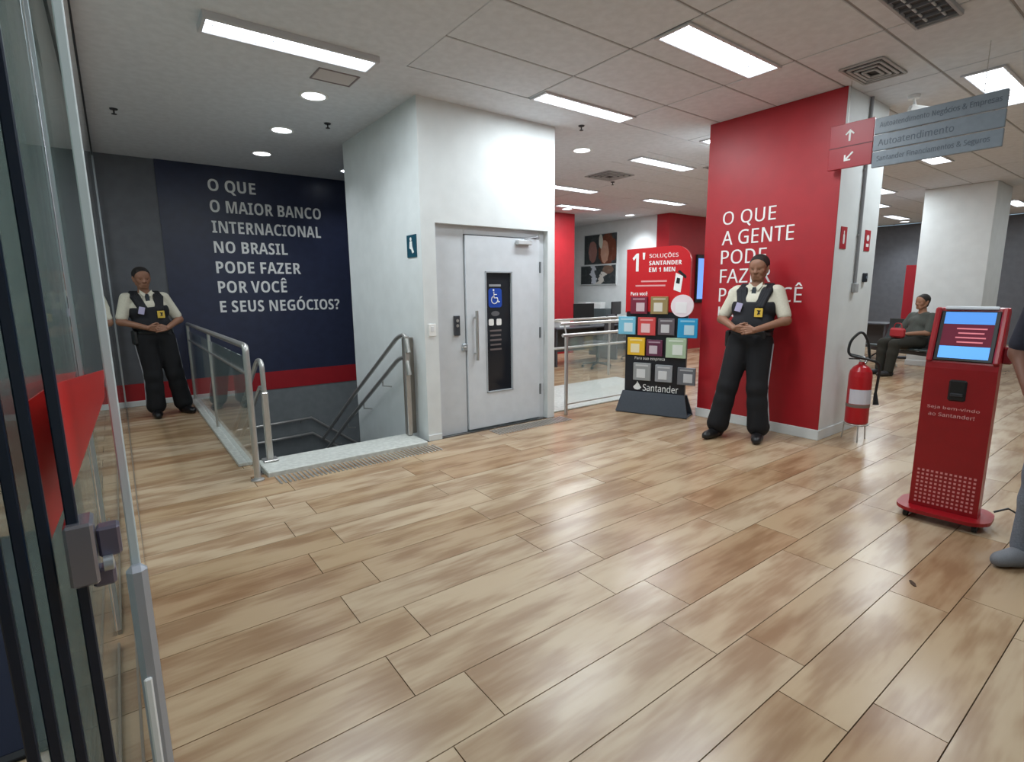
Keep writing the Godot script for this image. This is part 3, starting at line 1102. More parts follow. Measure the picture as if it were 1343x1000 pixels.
	# teal sign on the shaft's side
	k = thing("accessibility_sign", "small teal sign with white figures on the lift shaft side", "sign", Vector3(2.35, 1.9, -4.74), -PI / 2)
	st = S()
	box(st, Vector3(0, 0, 0.004), Vector3(0.2, 0.21, 0.008), 0.001)
	put(st, "plate", mat(rgb(20, 74, 92), 0.4), k)
	st = S()
	prism(st, disc(0.018, 14), 0.003, Transform3D(Basis(), Vector3(-0.01, 0.065, 0.008)))
	prism(st, PackedVector2Array([Vector2(-0.03, 0.045), Vector2(0.015, 0.045), Vector2(0.02, -0.01), Vector2(0.05, -0.06), Vector2(0.02, -0.07), Vector2(-0.005, -0.03), Vector2(-0.04, -0.02)]), 0.003, Transform3D(Basis(), Vector3(0, 0, 0.008)))
	put(st, "figure", M.paper, k)

func stairs() -> void:
	var k := thing("stone_threshold", "pale stone threshold slab at the top of the stairs", "threshold", Vector3(1.56, 0, -4.63))
	var st := S()
	box(st, Vector3(0, 0.01, 0), Vector3(1.44, 0.06, 0.4), 0.006)
	put(st, "slab", M.stone, k)
	tactile(Vector3(1.6, 0, -4.31), 1.42, 42, "strip of short metal tactile bars before the stairs")
	tactile(Vector3(3.55, 0, -4.4), 1.0, 30, "strip of short metal tactile bars before the lift door")
	# first flight down, landing, second flight
	k = thing("staircase", "upper grey stone stair flight going down beside the lift to a landing", "stairs", Vector3(1.6, 0, -4.85))
	for i in 8:
		st = S()
		span(st, -0.745, 0.735, -0.18 * (i + 1) - 0.12, -0.18 * (i + 1), -0.3 * (i + 1) - 0.02, -0.3 * i, 0.006)
		put(st, "step", M.dark_stone, k)
	st = S()
	span(st, -0.75, 0.75, -1.74, -1.62, -3.62, -2.4)
	put(st, "landing", M.dark_stone, k)
	k = thing("staircase", "lower stair flight turning along the navy wall from the landing", "stairs", Vector3(1.62, 0, -4.85))
	for i in 5:
		st = S()
		span(st, 0.75 + 0.28 * i, 0.75 + 0.28 * (i + 1) + 0.02, -1.62 - 0.18 * (i + 1) - 0.12, -1.62 - 0.18 * (i + 1), -3.6, -2.4, 0.006)
		put(st, "step", M.dark_stone, k)
	# landing handrail on the navy wall
	k = thing("landing_handrail", "double steel handrail along the wall under the red stripe", "handrail", Vector3(0.85, 0, -8.42))
	for dy in [-0.5, -0.75]:
		st = S()
		tube(st, [Vector3(0.03, dy - 0.02, 0), Vector3(1.45, dy + 0.02, 0), Vector3(2.9, dy - 1.1, 0)], 0.022, 10)
		put(st, "rail", M.steel, k)
	for x in [0.35, 1.3]:
		st = S()
		tube(st, [Vector3(x, -0.49, 0), Vector3(x, -0.55, -0.07)], 0.01, 8)
		tube(st, [Vector3(x, -0.74, 0), Vector3(x, -0.8, -0.07)], 0.01, 8)
		put(st, "bracket", M.steel, k)
	# rail beside the lift shaft
	k = thing("stair_handrail", "double steel handrail sloping down beside the white lift shaft", "handrail", Vector3(2.24, 0.002, -4.76))
	for q in [[1.06, 0.0], [0.84, 0.0]]:
		st = S()
		tube(st, arc_path([Vector3(0, q[0] - 0.18, 0.07), Vector3(0, q[0], 0.02), Vector3(0, q[0] - 0.04, -0.16), Vector3(0, q[0] - 0.98, -1.75), Vector3(0, q[0] - 1.7, -2.9)], 0.09), 0.022, 10)
		put(st, "rail", M.steel, k)
	st = S()
	box(st, Vector3(0, 0.54, 0.02), Vector3(0.05, 1.0, 0.05), 0.006)
	put(st, "post", M.steel, k)
	st = S()
	box(st, Vector3(0.04, 0.53, -0.03), Vector3(0.12, 0.98, 0.02), 0.006)
	put(st, "cover_plate", noisy(rgb(150, 142, 134), 0.06, 0.05, Vector3(3, 0.5, 3), 0.35, 18, 0.9), k)
	for i in 4:
		var zz := -0.6 - 0.6 * i
		st = S()
		tube(st, [Vector3(0, 0.84 - 0.04 - 0.59 * (-zz - 0.16), zz), Vector3(0, 0.72 - 0.59 * (-zz - 0.16) - 0.0, zz), Vector3(0.1, 0.7 - 0.59 * (-zz - 0.16), zz)], 0.009, 6)
		put(st, "bracket", M.steel, k)
	# dark baluster panel of the lower flight
	k = thing("stair_balustrade", "dark metal balustrade of the lower flight behind the threshold", "balustrade", Vector3(2.5, -1.9, -7.15))
	for i in 9:
		st = S()
		tube(st, [Vector3(-0.1 + 0.13 * i, 0.1 - 0.085 * i, 0), Vector3(-0.1 + 0.13 * i, 1.05 - 0.085 * i, 0)], 0.012, 6)
		put(st, "baluster", M.steel, k)
	st = S()
	tube(st, [Vector3(-0.12, 1.06, 0), Vector3(0.97, 0.35, 0)], 0.022, 8)
	tube(st, [Vector3(-0.1, 0.12, 0), Vector3(0.97, -0.58, 0)], 0.018, 8)
	put(st, "rail", M.steel, k)
	st = S()
	tube(st, [Vector3(-0.12, 0.12, 0), Vector3(-0.12, 1.06, 0)], 0.025, 8)
	put(st, "post", M.steel, k)
	# glass guard on the left of the stairwell
	k = thing("stair_guard", "glass guard rail with steel frame left of the stairwell", "railing", Vector3(0.76, 0, -4.42))
	st = S()
	tube(st, arc_path([Vector3(0, 0.0, 0), Vector3(0, 1.07, 0), Vector3(0, 1.07, -4.0)], 0.05), 0.024, 10)
	put(st, "frame", M.steel, k)
	st = S()
	tube(st, [Vector3(0, 0, -4.0), Vector3(0, 1.07, -4.0)], 0.022, 10)
	put(st, "post", M.steel, k)
	st = S()
	tube(st, [Vector3(0, 0, -2.0), Vector3(0, 1.07, -2.0)], 0.016, 10)
	put(st, "post", M.steel, k)
	for q in [[-0.04, -1.97], [-2.03, -3.96]]:
		st = S()
		span(st, -0.005, 0.005, 0.05, 0.98, q[1], q[0])
		put(st, "pane", M.glass, k)
	st = S()
	tube(st, [Vector3(0, 0.85, -0.02), Vector3(0, 0.85, -4.0)], 0.012, 8)
	put(st, "middle_rail", M.steel, k)
	for zz in [0.0, -2.0, -4.0]:
		st = S()
		lathe(st, [Vector2(0.05, 0.0), Vector2(0.05, 0.008), Vector2(0.03, 0.014), Vector2(0.024, 0.03)], Vector3(0, 0, zz), 14)
		put(st, "foot_flange", M.steel, k)
	st = S()
	span(st, -0.06, 0.08, 0.0, 0.03, -4.05, -0.45, 0.004)
	put(st, "kerb", M.stone, k)
	# inner hand rail on the left of the stairs
	k = thing("stair_handrail", "short steel post and handrail rising from the threshold's inner corner", "handrail", Vector3(0.93, 0.042, -4.76))
	st = S()
	tube(st, arc_path([Vector3(0, 0, 0), Vector3(0, 0.86, 0), Vector3(0, 0.86, -0.16), Vector3(0, -0.12, -1.8), Vector3(0, -0.72, -2.8)], 0.07), 0.02, 10)
	put(st, "rail", M.steel, k)
	st = S()
	tube(st, [Vector3(0, 0.62, -0.0), Vector3(0, 0.62, -0.15), Vector3(0, -0.36, -1.8)], 0.018, 10)
	put(st, "rail", M.steel, k)
	st = S()
	box(st, Vector3(0, 0.3, 0), Vector3(0.05, 0.6, 0.05), 0.006)
	put(st, "post", M.steel, k)
	st = S()
	box(st, Vector3(0, 0.008, 0), Vector3(0.12, 0.016, 0.12), 0.004)
	put(st, "foot_flange", M.steel, k)

func tactile(at: Vector3, w: float, n: int, label: String) -> void:
	var k := thing("tactile_strip", label, "tactile strip", at)
	var b := S()
	box(b, Vector3(0, 0.003, 0), Vector3(0.016, 0.008, 0.2), 0.002)
	var me := b.commit()
	for i in n:
		var o := MeshInstance3D.new()
		o.mesh = me
		o.material_override = M.steel
		o.name = "bar"
		o.position = Vector3(-w / 2 + w * i / (n - 1), 0.001, 0)
		k.add_child(o, true)

func pane_thing(called: String, label: String, x: float, z0: float, z1: float, edge: Material, group: String, h0 := 0.02, ew := 0.012) -> Node3D:
	# a glass sheet in a plane of constant x; its near edge at z0
	var k := thing(called, label, "glass panel", Vector3(x, 0, z0), 0.0, group)
	var st := S()
	span(st, -0.004, 0.004, h0, CH - 0.06, z1 - z0, -ew)
	put(st, "pane", M.glass, k)
	st = S()
	span(st, -0.0075, 0.0075, h0, CH - 0.06, -ew, 0.0, 0.002)
	put(st, "edge_profile", edge, k)
	st = S()
	span(st, -0.011, 0.011, CH - 0.06, CH, z1 - z0, 0.0)
	put(st, "top_track", M.dark, k)
	st = S()
	span(st, -0.008, 0.008, 0.0, 0.02, z1 - z0, 0.0)
	put(st, "floor_track", mat(rgb(120, 108, 94), 0.5), k)
	return k

func glass_front() -> void:
	var dark_edge := mat(rgb(20, 34, 52), 0.3)
	var pale_edge := mat(rgb(196, 206, 208), 0.35)
	# door leaf with the pull handle
	var k := pane_thing("glass_door", "clear glass door leaf with pale edge and steel pull handle", -0.022, -1.2, -2.6, pale_edge, "", 0.02, 0.03)
	var st := S()
	box(st, Vector3(0.0, 0.58, 0.015), Vector3(0.034, 0.74, 0.03), 0.01)
	var h := put(st, "pull_handle", mat(rgb(176, 182, 192), 0.4, 0.5), k, "vertical steel pull handle")
	st = S()
	box(st, Vector3(-0.006, 0.47, 0.032), Vector3(0.014, 0.5, 0.008), 0.003)
	put(st, "grip_strip", M.paper, h)
	# fixed partition on to the navy wall
	k = pane_thing("glass_partition", "long glass partition with thin posts reaching the navy wall", -0.03, -2.7, -8.46, M.alu, "", 0.02, 0.02)
	st = S()
	span(st, -0.014, 0.014, 0.0, CH, -5.76, -5.72, 0.003)
	put(st, "end_post", M.alu, k)
	# stacked leaves
	k = pane_thing("glass_door", "glass door leaf with dark edge and steel lock", -0.088, -1.0, -4.2, dark_edge, "")
	var film := StandardMaterial3D.new()
	film.albedo_color = Color(0.84, 0.09, 0.06, 0.72)
	film.transparency = BaseMaterial3D.TRANSPARENCY_ALPHA
	film.roughness = 0.35
	st = S()
	box(st, Vector3(0.006, 1.07, -0.015), Vector3(0.036, 0.1, 0.06), 0.004)
	var lk := put(st, "lock", mat(rgb(150, 150, 160), 0.25, 0.7), k, "steel patch lock")
	st = S()
	box(st, Vector3(0.04, 1.075, -0.025), Vector3(0.03, 0.05, 0.03), 0.004)
	box(st, Vector3(0.028, 1.02, -0.02), Vector3(0.03, 0.03, 0.03), 0.004)
	put(st, "bolt", mat(rgb(120, 116, 134), 0.3, 0.7), lk)
	st = S()
	lathe(st, [Vector2(0, 0), Vector2(0.012, 0.0), Vector2(0.012, 0.012), Vector2(0, 0.014)], Vector3(0.03, 1.045, 0.0), 12, Basis(Vector3.FORWARD, PI / 2))
	put(st, "key_cylinder", M.alu, lk)
	st = S()
	prism(st, PackedVector2Array([Vector2(0.02, 1.333), Vector2(2.495, 1.076), Vector2(1.935, 1.012), Vector2(0.02, 1.168)]), 0.0015, Transform3D(Basis(Vector3.UP, PI / 2), Vector3(0.0042, 0, 0)))
	put(st, "red_film_sweep", film, k, "red translucent film sweep on the glass")
	k = pane_thing("glass_door", "dark-edged glass door leaf with red film, next behind the locked leaf", -0.122, -1.0, -3.2, dark_edge, "")
	st = S()
	prism(st, PackedVector2Array([Vector2(0.02, 1.31), Vector2(0.34, 1.29), Vector2(2.18, 1.13), Vector2(2.18, 0.99), Vector2(0.28, 1.07), Vector2(0.02, 1.095)]), 0.0015, Transform3D(Basis(Vector3.UP, PI / 2), Vector3(0.0042, 0, 0)))
	put(st, "red_film_sweep", film, k, "red translucent film sweep on the glass")
	for q in [-0.15, -0.176]:
		pane_thing("glass_door", "plain dark-edged glass door leaf parked at the back of the stack", q, -1.0, -3.2, dark_edge, "stacked glass door leaves")
	# entrance mat outside the doors
	k = thing("entrance_mat", "dark navy entrance mat outside the glass doors", "mat", Vector3(-1.3, 0, -3.2))
	st = S()
	box(st, Vector3(0, 0.006, 0), Vector3(2.0, 0.012, 2.1), 0.003)
	put(st, "pile", noisy(rgb(26, 34, 62), 0.2, 0.2, Vector3.ONE * 6.0, 0.95, 19), k)
	st = S()
	for s in [-1.0, 1.0]:
		box(st, Vector3(s * 1.02, 0.006, 0), Vector3(0.04, 0.014, 2.18), 0.003)
		box(st, Vector3(0, 0.006, s * 1.07), Vector3(2.0, 0.014, 0.04), 0.003)
	put(st, "border", mat(rgb(30, 30, 34), 0.8), k)

func red_column() -> void:
	var k := thing("column", "wide square column painted red with white lettering", "column", Vector3(5.33, 0, -2.87))
	var st := S()
	span(st, 0.01, 0.95, 0.0, CH, -0.67, 0.67)
	put(st, "shaft", M.white, k, "white painted column shaft")
	st = S()
	span(st, 0.0, 0.012, 0.1, CH, -0.67, 0.67, 0.002)
	put(st, "red_face", M.red, k, "red painted front face")
	st = S()
	span(st, -0.012, 0.01, 0.0, 0.1, -0.68, 0.68, 0.003)
	span(st, 0.01, 0.96, 0.0, 0.1, 0.67, 0.682, 0.003)
	span(st, 0.01, 0.96, 0.0, 0.1, -0.682, -0.67, 0.003)
	put(st, "skirting", M.white, k)
	var b := Basis(Vector3.UP, -PI / 2)
	var y := 2.2
	for ln in [["O QUE", 0.57, 0.17], ["A GENTE", 0.76, 0.145], ["PODE", 0.5, 0.145], ["FAZER", 0.56, 0.145], ["POR VOCÊ", 0.88, 0.19], ["HOJE?", 0.55, 0.145]]:
		var dy := 0.0
		if ln[0] == "POR VOCÊ":
			dy = 0.022
		if ln[0] == "O QUE":
			dy = -0.012
		lettering(k, ln[0], ln[1], Vector3(0.0, y + dy, -0.46), b, M.paper, 400, ln[2], 0.004)
		y -= 0.2
	# fittings on the white side
	var zs := -2.2
	var c := thing("conduit", "grey electrical conduit running down the white column side", "conduit", Vector3(5.82, 1.46, zs))
	st = S()
	tube(st, [Vector3(0, 0, 0.016), Vector3(0, CH - 1.46, 0.016)], 0.014, 10)
	put(st, "pipe", mat(rgb(150, 152, 156), 0.4), c)
	st = S()
	box(st, Vector3(0.0, 0.0, 0.02), Vector3(0.07, 0.09, 0.04), 0.006)
	put(st, "junction_box", mat(rgb(168, 170, 172), 0.4), c)
	for yy in [0.5, 1.1]:
		st = S()
		box(st, Vector3(0, yy, 0.01), Vector3(0.05, 0.02, 0.02), 0.003)
		put(st, "clip", mat(rgb(150, 152, 156), 0.4), c)
	for q in [[5.5, "extinguisher", "red extinguisher sign nearest the column's red face"], [6.05, "hydrant", "red fire sign beside the conduit on the column side"]]:
		c = thing("fire_sign", q[2], "sign", Vector3(q[0], 1.92, zs), 0.0, "fire signs on the column")
		st = S()
		box(st, Vector3(0, 0, 0.003), Vector3(0.13, 0.2, 0.006), 0.001)
		put(st, "plate", mat(rgb(176, 24, 40), 0.4), c)
		st = S()
		if q[1] == "extinguisher":
			prism(st, round_rect(0.035, 0.09, 0.014), 0.002, Transform3D(Basis(), Vector3(0, -0.01, 0.006)))
			prism(st, round_rect(0.016, 0.03, 0.005), 0.002, Transform3D(Basis(), Vector3(0, 0.05, 0.006)))
		else:
			prism(st, disc(0.03, 18), 0.002, Transform3D(Basis(), Vector3(0, 0.025, 0.006)))
			prism(st, round_rect(0.06, 0.03, 0.005), 0.002, Transform3D(Basis(), Vector3(0, -0.045, 0.006)))
		put(st, "pictogram", M.paper, c)
	c = thing("alarm_button", "small dark call point on the column beside the conduit", "call point", Vector3(6.05, 1.56, zs))
	st = S()
	box(st, Vector3(0, 0, 0.015), Vector3(0.06, 0.09, 0.03), 0.006)
	put(st, "case", mat(rgb(36, 44, 56), 0.4), c)
	st = S()
	prism(st, disc(0.015, 14), 0.006, Transform3D(Basis(), Vector3(0, 0, 0.03)))
	put(st, "button", mat(rgb(120, 130, 140), 0.3), c)

func totem() -> void:
	var k := thing("display_totem", "black and red display totem with coloured square cards beside the red column", "display stand", Vector3(5.05, 0, -3.94), deg_to_rad(-69))
	var st := S()
	# flared foot
	prism(st, PackedVector2Array([Vector2(-0.43, 0.0), Vector2(0.43, 0.0), Vector2(0.37, 0.26), Vector2(-0.37, 0.26)]), 0.02, Transform3D(Basis(Vector3.RIGHT, -0.3), Vector3(0, 0.006, 0.12)))
	prism(st, PackedVector2Array([Vector2(-0.43, 0.0), Vector2(0.43, 0.0), Vector2(0.37, 0.26), Vector2(-0.37, 0.26)]), 0.02, Transform3D(Basis(Vector3.RIGHT, 0.3), Vector3(0, 0.0, -0.14)))
	box(st, Vector3(0, 0.008, -0.01), Vector3(0.84, 0.016, 0.28), 0.004)
	put(st, "foot", noisy(rgb(62, 68, 78), 0.05, 0.05, Vector3.ONE * 2, 0.5, 20), k, "slate grey flared foot")
	st = S()
	box(st, Vector3(0, 0.72, 0.0), Vector3(0.72, 1.0, 0.06), 0.006)
	put(st, "panel", mat(rgb(24, 26, 34), 0.35), k, "black lower panel")
	st = S()
	var hp := PackedVector2Array([Vector2(-0.37, 1.2), Vector2(0.37, 1.2)])
	for i in 9:
		var a := PI / 2 * i / 8
		hp.append(Vector2(0.19 + 0.18 * cos(a), 1.77 + 0.18 * sin(a)))
	hp.append(Vector2(-0.37, 1.93))
	prism(st, hp, 0.06, Transform3D(Basis(), Vector3(0, 0, -0.03)))
	var head := put(st, "header", mat(rgb(196, 22, 32), 0.35), k, "red header with rounded corner")
	var zf := 0.03
	lettering(head, "1'", 0.15, Vector3(-0.3, 1.78, zf), Basis(), M.paper, 700, 0.21, 0.003)
	lettering(head, "SOLUÇÕES", 0.33, Vector3(-0.1, 1.845, zf), Basis(), M.paper, 400, 0.066, 0.003)
	lettering(head, "SANTANDER", 0.37, Vector3(-0.1, 1.765, zf), Basis(), M.paper, 700, 0.05, 0.003)
	lettering(head, "EM 1 MIN", 0.3, Vector3(-0.1, 1.69, zf), Basis(), M.paper, 700, 0.05, 0.003)
	for i in 2:
		st = S()
		box(st, Vector3(-0.04 - 0.04 * i, 1.56 - 0.05 * i, zf + 0.001), Vector3(0.3 + 0.05 * i, 0.018, 0.002))
		put(st, "print_line", mat(rgb(226, 160, 160), 0.5), head)
	lettering(head, "Para você", 0.2, Vector3(-0.31, 1.42, zf), Basis(), M.paper, 700, 0.045, 0.003)
	# card machine picture
	st = S()
	prism(st, PackedVector2Array([Vector2(-0.05, -0.1), Vector2(0.03, -0.13), Vector2(0.05, 0.05), Vector2(-0.03, 0.09)]), 0.004, Transform3D(Basis(), Vector3(0.24, 1.56, zf)))
	put(st, "picture", M.paper, head, "printed picture of a white card machine")
	st = S()
	prism(st, PackedVector2Array([Vector2(-0.02, -0.02), Vector2(0.02, -0.03), Vector2(0.025, 0.03), Vector2(-0.01, 0.04)]), 0.002, Transform3D(Basis(), Vector3(0.235, 1.555, zf + 0.004)))
	prism(st, PackedVector2Array([Vector2(0.0, 0.1), Vector2(0.09, 0.02), Vector2(0.1, 0.05), Vector2(0.02, 0.12)]), 0.003, Transform3D(Basis(), Vector3(0.23, 1.56, zf)))
	put(st, "picture_screen", M.black, head)
	# cards: x, y, size, colour, round
	var cards := [[-0.2, 1.285, 0.2, rgb(120, 36, 58)], [0.04, 1.285, 0.2, rgb(148, 128, 84)], [0.3, 1.28, 0.25, rgb(232, 216, 222)],
		[-0.34, 1.045, 0.21, rgb(118, 186, 212)], [-0.1, 1.04, 0.21, rgb(206, 72, 72)], [0.13, 1.04, 0.19, rgb(96, 86, 92)], [0.37, 1.03, 0.22, rgb(40, 150, 200)],
		[-0.22, 0.8, 0.21, rgb(232, 184, 44)], [0.0, 0.79, 0.19, rgb(98, 44, 70)], [0.25, 0.8, 0.23, rgb(170, 190, 160)],
		[-0.14, 0.5, 0.21, rgb(150, 152, 152)], [0.12, 0.495, 0.2, rgb(146, 148, 152)], [0.38, 0.48, 0.2, rgb(104, 106, 112)]]
	for i in cards.size():
		var c: Array = cards[i]
		st = S()
		if i == 2:
			prism(st, disc(c[2] / 2, 28), 0.03, Transform3D(Basis(), Vector3(c[0], c[1], zf)))
		else:
			box(st, Vector3(c[0], c[1], zf + 0.015), Vector3(c[2], c[2], 0.03), 0.004)
		var card := put(st, "card", mat(c[3], 0.4), k)
		st = S()
		box(st, Vector3(c[0] + (0.02 if i % 3 == 0 else -0.01), c[1] - 0.02, zf + 0.031), Vector3(c[2] * 0.5, c[2] * 0.5, 0.004))
		put(st, "code_field", mat(c[3].lerp(rgb(235, 235, 235), 0.72), 0.5), card)
		if i != 2:
			st = S()
			box(st, Vector3(c[0], c[1] + c[2] * 0.36, zf + 0.031), Vector3(c[2] * 0.72, c[2] * 0.09, 0.003))
			put(st, "print_line", mat(c[3].lerp(rgb(245, 245, 245), 0.45), 0.5), card)
	lettering(k, "Para sua empresa", 0.36, Vector3(-0.24, 0.655, zf), Basis(), M.paper, 400, 0.045, 0.002)
	# flame mark and name
	st = S()
	prism(st, PackedVector2Array([Vector2(-0.05, -0.01), Vector2(-0.03, -0.035), Vector2(0.0, -0.042), Vector2(0.03, -0.035), Vector2(0.05, -0.01), Vector2(0.035, 0.008), Vector2(0.028, 0.022), Vector2(0.008, 0.05), Vector2(0.0, 0.066), Vector2(-0.006, 0.045), Vector2(-0.022, 0.02), Vector2(-0.038, 0.006)]), 0.003, Transform3D(Basis(), Vector3(-0.2, 0.315, zf)))
	put(st, "flame_mark", M.paper, k)
	lettering(k, "Santander", 0.42, Vector3(-0.13, 0.31, zf), Basis(), M.paper, 400, 0.085, 0.003)

func kiosk() -> void:
	var k := thing("ticket_kiosk", "red self-service kiosk with tilted screen on a red base plate", "kiosk", Vector3(4.09, 0, -0.9), deg_to_rad(-86))
	var red := noisy(rgb(158, 20, 30), 0.03, 0.03, Vector3.ONE, 0.3, 22)
	var st := S()
	prism(st, round_rect(0.47, 0.34, 0.12, 7), 0.022, Transform3D(Basis(Vector3.RIGHT, -PI / 2), Vector3(0, 0.05, 0.0)))
	put(st, "base_plate", red, k)
	for x in [-0.17, 0.17]:
		for z in [-0.11, 0.11]:
			st = S()
			tube(st, [Vector3(x - 0.012, 0.027, z), Vector3(x + 0.012, 0.027, z)], 0.027, 12)
			put(st, "castor", M.black, k)
	# side profile: upright body bending back into the tilted head (z, y)
	var prof := PackedVector2Array([Vector2(0.07, 0.07), Vector2(0.07, 0.97), Vector2(0.065, 1.005), Vector2(-0.055, 1.33), Vector2(-0.075, 1.335), Vector2(-0.12, 1.31), Vector2(-0.1, 1.2), Vector2(-0.05, 0.98), Vector2(-0.05, 0.07)])
	var xf := Transform3D(Basis(Vector3(0, 0, 1), Vector3(0, 1, 0), Vector3(-1, 0, 0)), Vector3(0.17, 0, 0))
	st = S()
	prism(st, prof, 0.34, xf)
	put(st, "body", red, k)
	# side cheeks of the head
	var sd := (Vector3(0, 1.33, -0.055) - Vector3(0, 1.005, 0.065))
	var b := Basis(Vector3.RIGHT, sd.normalized(), Vector3.RIGHT.cross(sd.normalized()))
	var mid := Vector3(0, 1.1675, 0.005)
	st = S()
	for s in [-1.0, 1.0]:
		st = S()
		box(st, mid + b * Vector3(s * 0.155, 0, 0.008), Vector3(0.03, sd.length(), 0.03), 0.008, b)
		put(st, "cheek", red, k)
	st = S()
	box(st, mid + b * Vector3(0, -0.005, 0.004), Vector3(0.278, 0.315, 0.014), 0.004, b)
	var scr := put(st, "screen_bezel", M.black, k)
	for q in [[0.107, 0.075, rgb(76, 130, 200), 0.8], [0.0, 0.135, rgb(84, 30, 44), 0.7], [-0.108, 0.075, rgb(90, 150, 220), 0.9]]:
		st = S()
		box(st, mid + b * Vector3(0, q[0], 0.0125), Vector3(0.235, q[1], 0.003), 0.0, b)
		put(st, "screen_area", glow(q[2], q[3]), scr)
	for i in 4:
		st = S()
		box(st, mid + b * Vector3(0.02, 0.04 - 0.028 * i, 0.0145), Vector3(0.14 - 0.02 * (i % 2), 0.008, 0.002), 0.0, b)
		put(st, "screen_line", glow(rgb(190, 110, 120), 0.7), scr)
	st = S()
	box(st, mid + b * Vector3(0, 0.172, 0.004), Vector3(0.25, 0.02, 0.024), 0.004, b)
	put(st, "top_bar", mat(rgb(210, 214, 220), 0.3), k)
	st = S()
	box(st, Vector3(0.0, 0.84, 0.072), Vector3(0.085, 0.13, 0.02), 0.012)
	var p := put(st, "ticket_slot", M.black, k, "black ticket slot")
	st = S()
	box(st, Vector3(0.0, 0.815, 0.086), Vector3(0.06, 0.02, 0.012), 0.003)
	put(st, "slot_lip", M.dark, p)
	lettering(k, "Seja bem-vindo", 0.25, Vector3(-0.135, 0.725, 0.071), Basis(), mat(rgb(232, 170, 170), 0.5), 400, 0.024, 0.002)
	lettering(k, "ao Santander!", 0.22, Vector3(-0.125, 0.683, 0.071), Basis(), mat(rgb(232, 170, 170), 0.5), 400, 0.024, 0.002)
	# speaker dots
	st = S()
	for iy in 9:
		for ix in 13:
			box(st, Vector3(-0.138 + ix * 0.023, 0.105 + iy * 0.026, 0.0705), Vector3(0.012, 0.012, 0.003))
	put(st, "dot_grid", mat(rgb(226, 150, 150), 0.5), k, "rows of small pale dots").set_meta("kind", "stuff")
	st = S()
	box(st, Vector3(0.19, 1.06, -0.06), Vector3(0.05, 0.1, 0.1), 0.01)
	put(st, "card_reader", mat(rgb(120, 16, 26), 0.4), k)
	var c := thing("power_cable", "black power cable trailing from the kiosk base", "cable", Vector3(4.3, 0, -0.7))
	st = S()
	tube(st, [Vector3(0, 0.055, 0.0), Vector3(0.03, 0.09, 0.06), Vector3(0.06, 0.06, 0.1), Vector3(0.12, 0.008, 0.12), Vector3(0.2, 0.006, 0.08), Vector3(0.45, 0.006, 0.1)], 0.006, 6)
	put(st, "cord", M.black, c)
	st = S()
	box(st, Vector3(0.47, 0.012, 0.1), Vector3(0.05, 0.024, 0.03), 0.006)
	put(st, "plug", M.black, c)

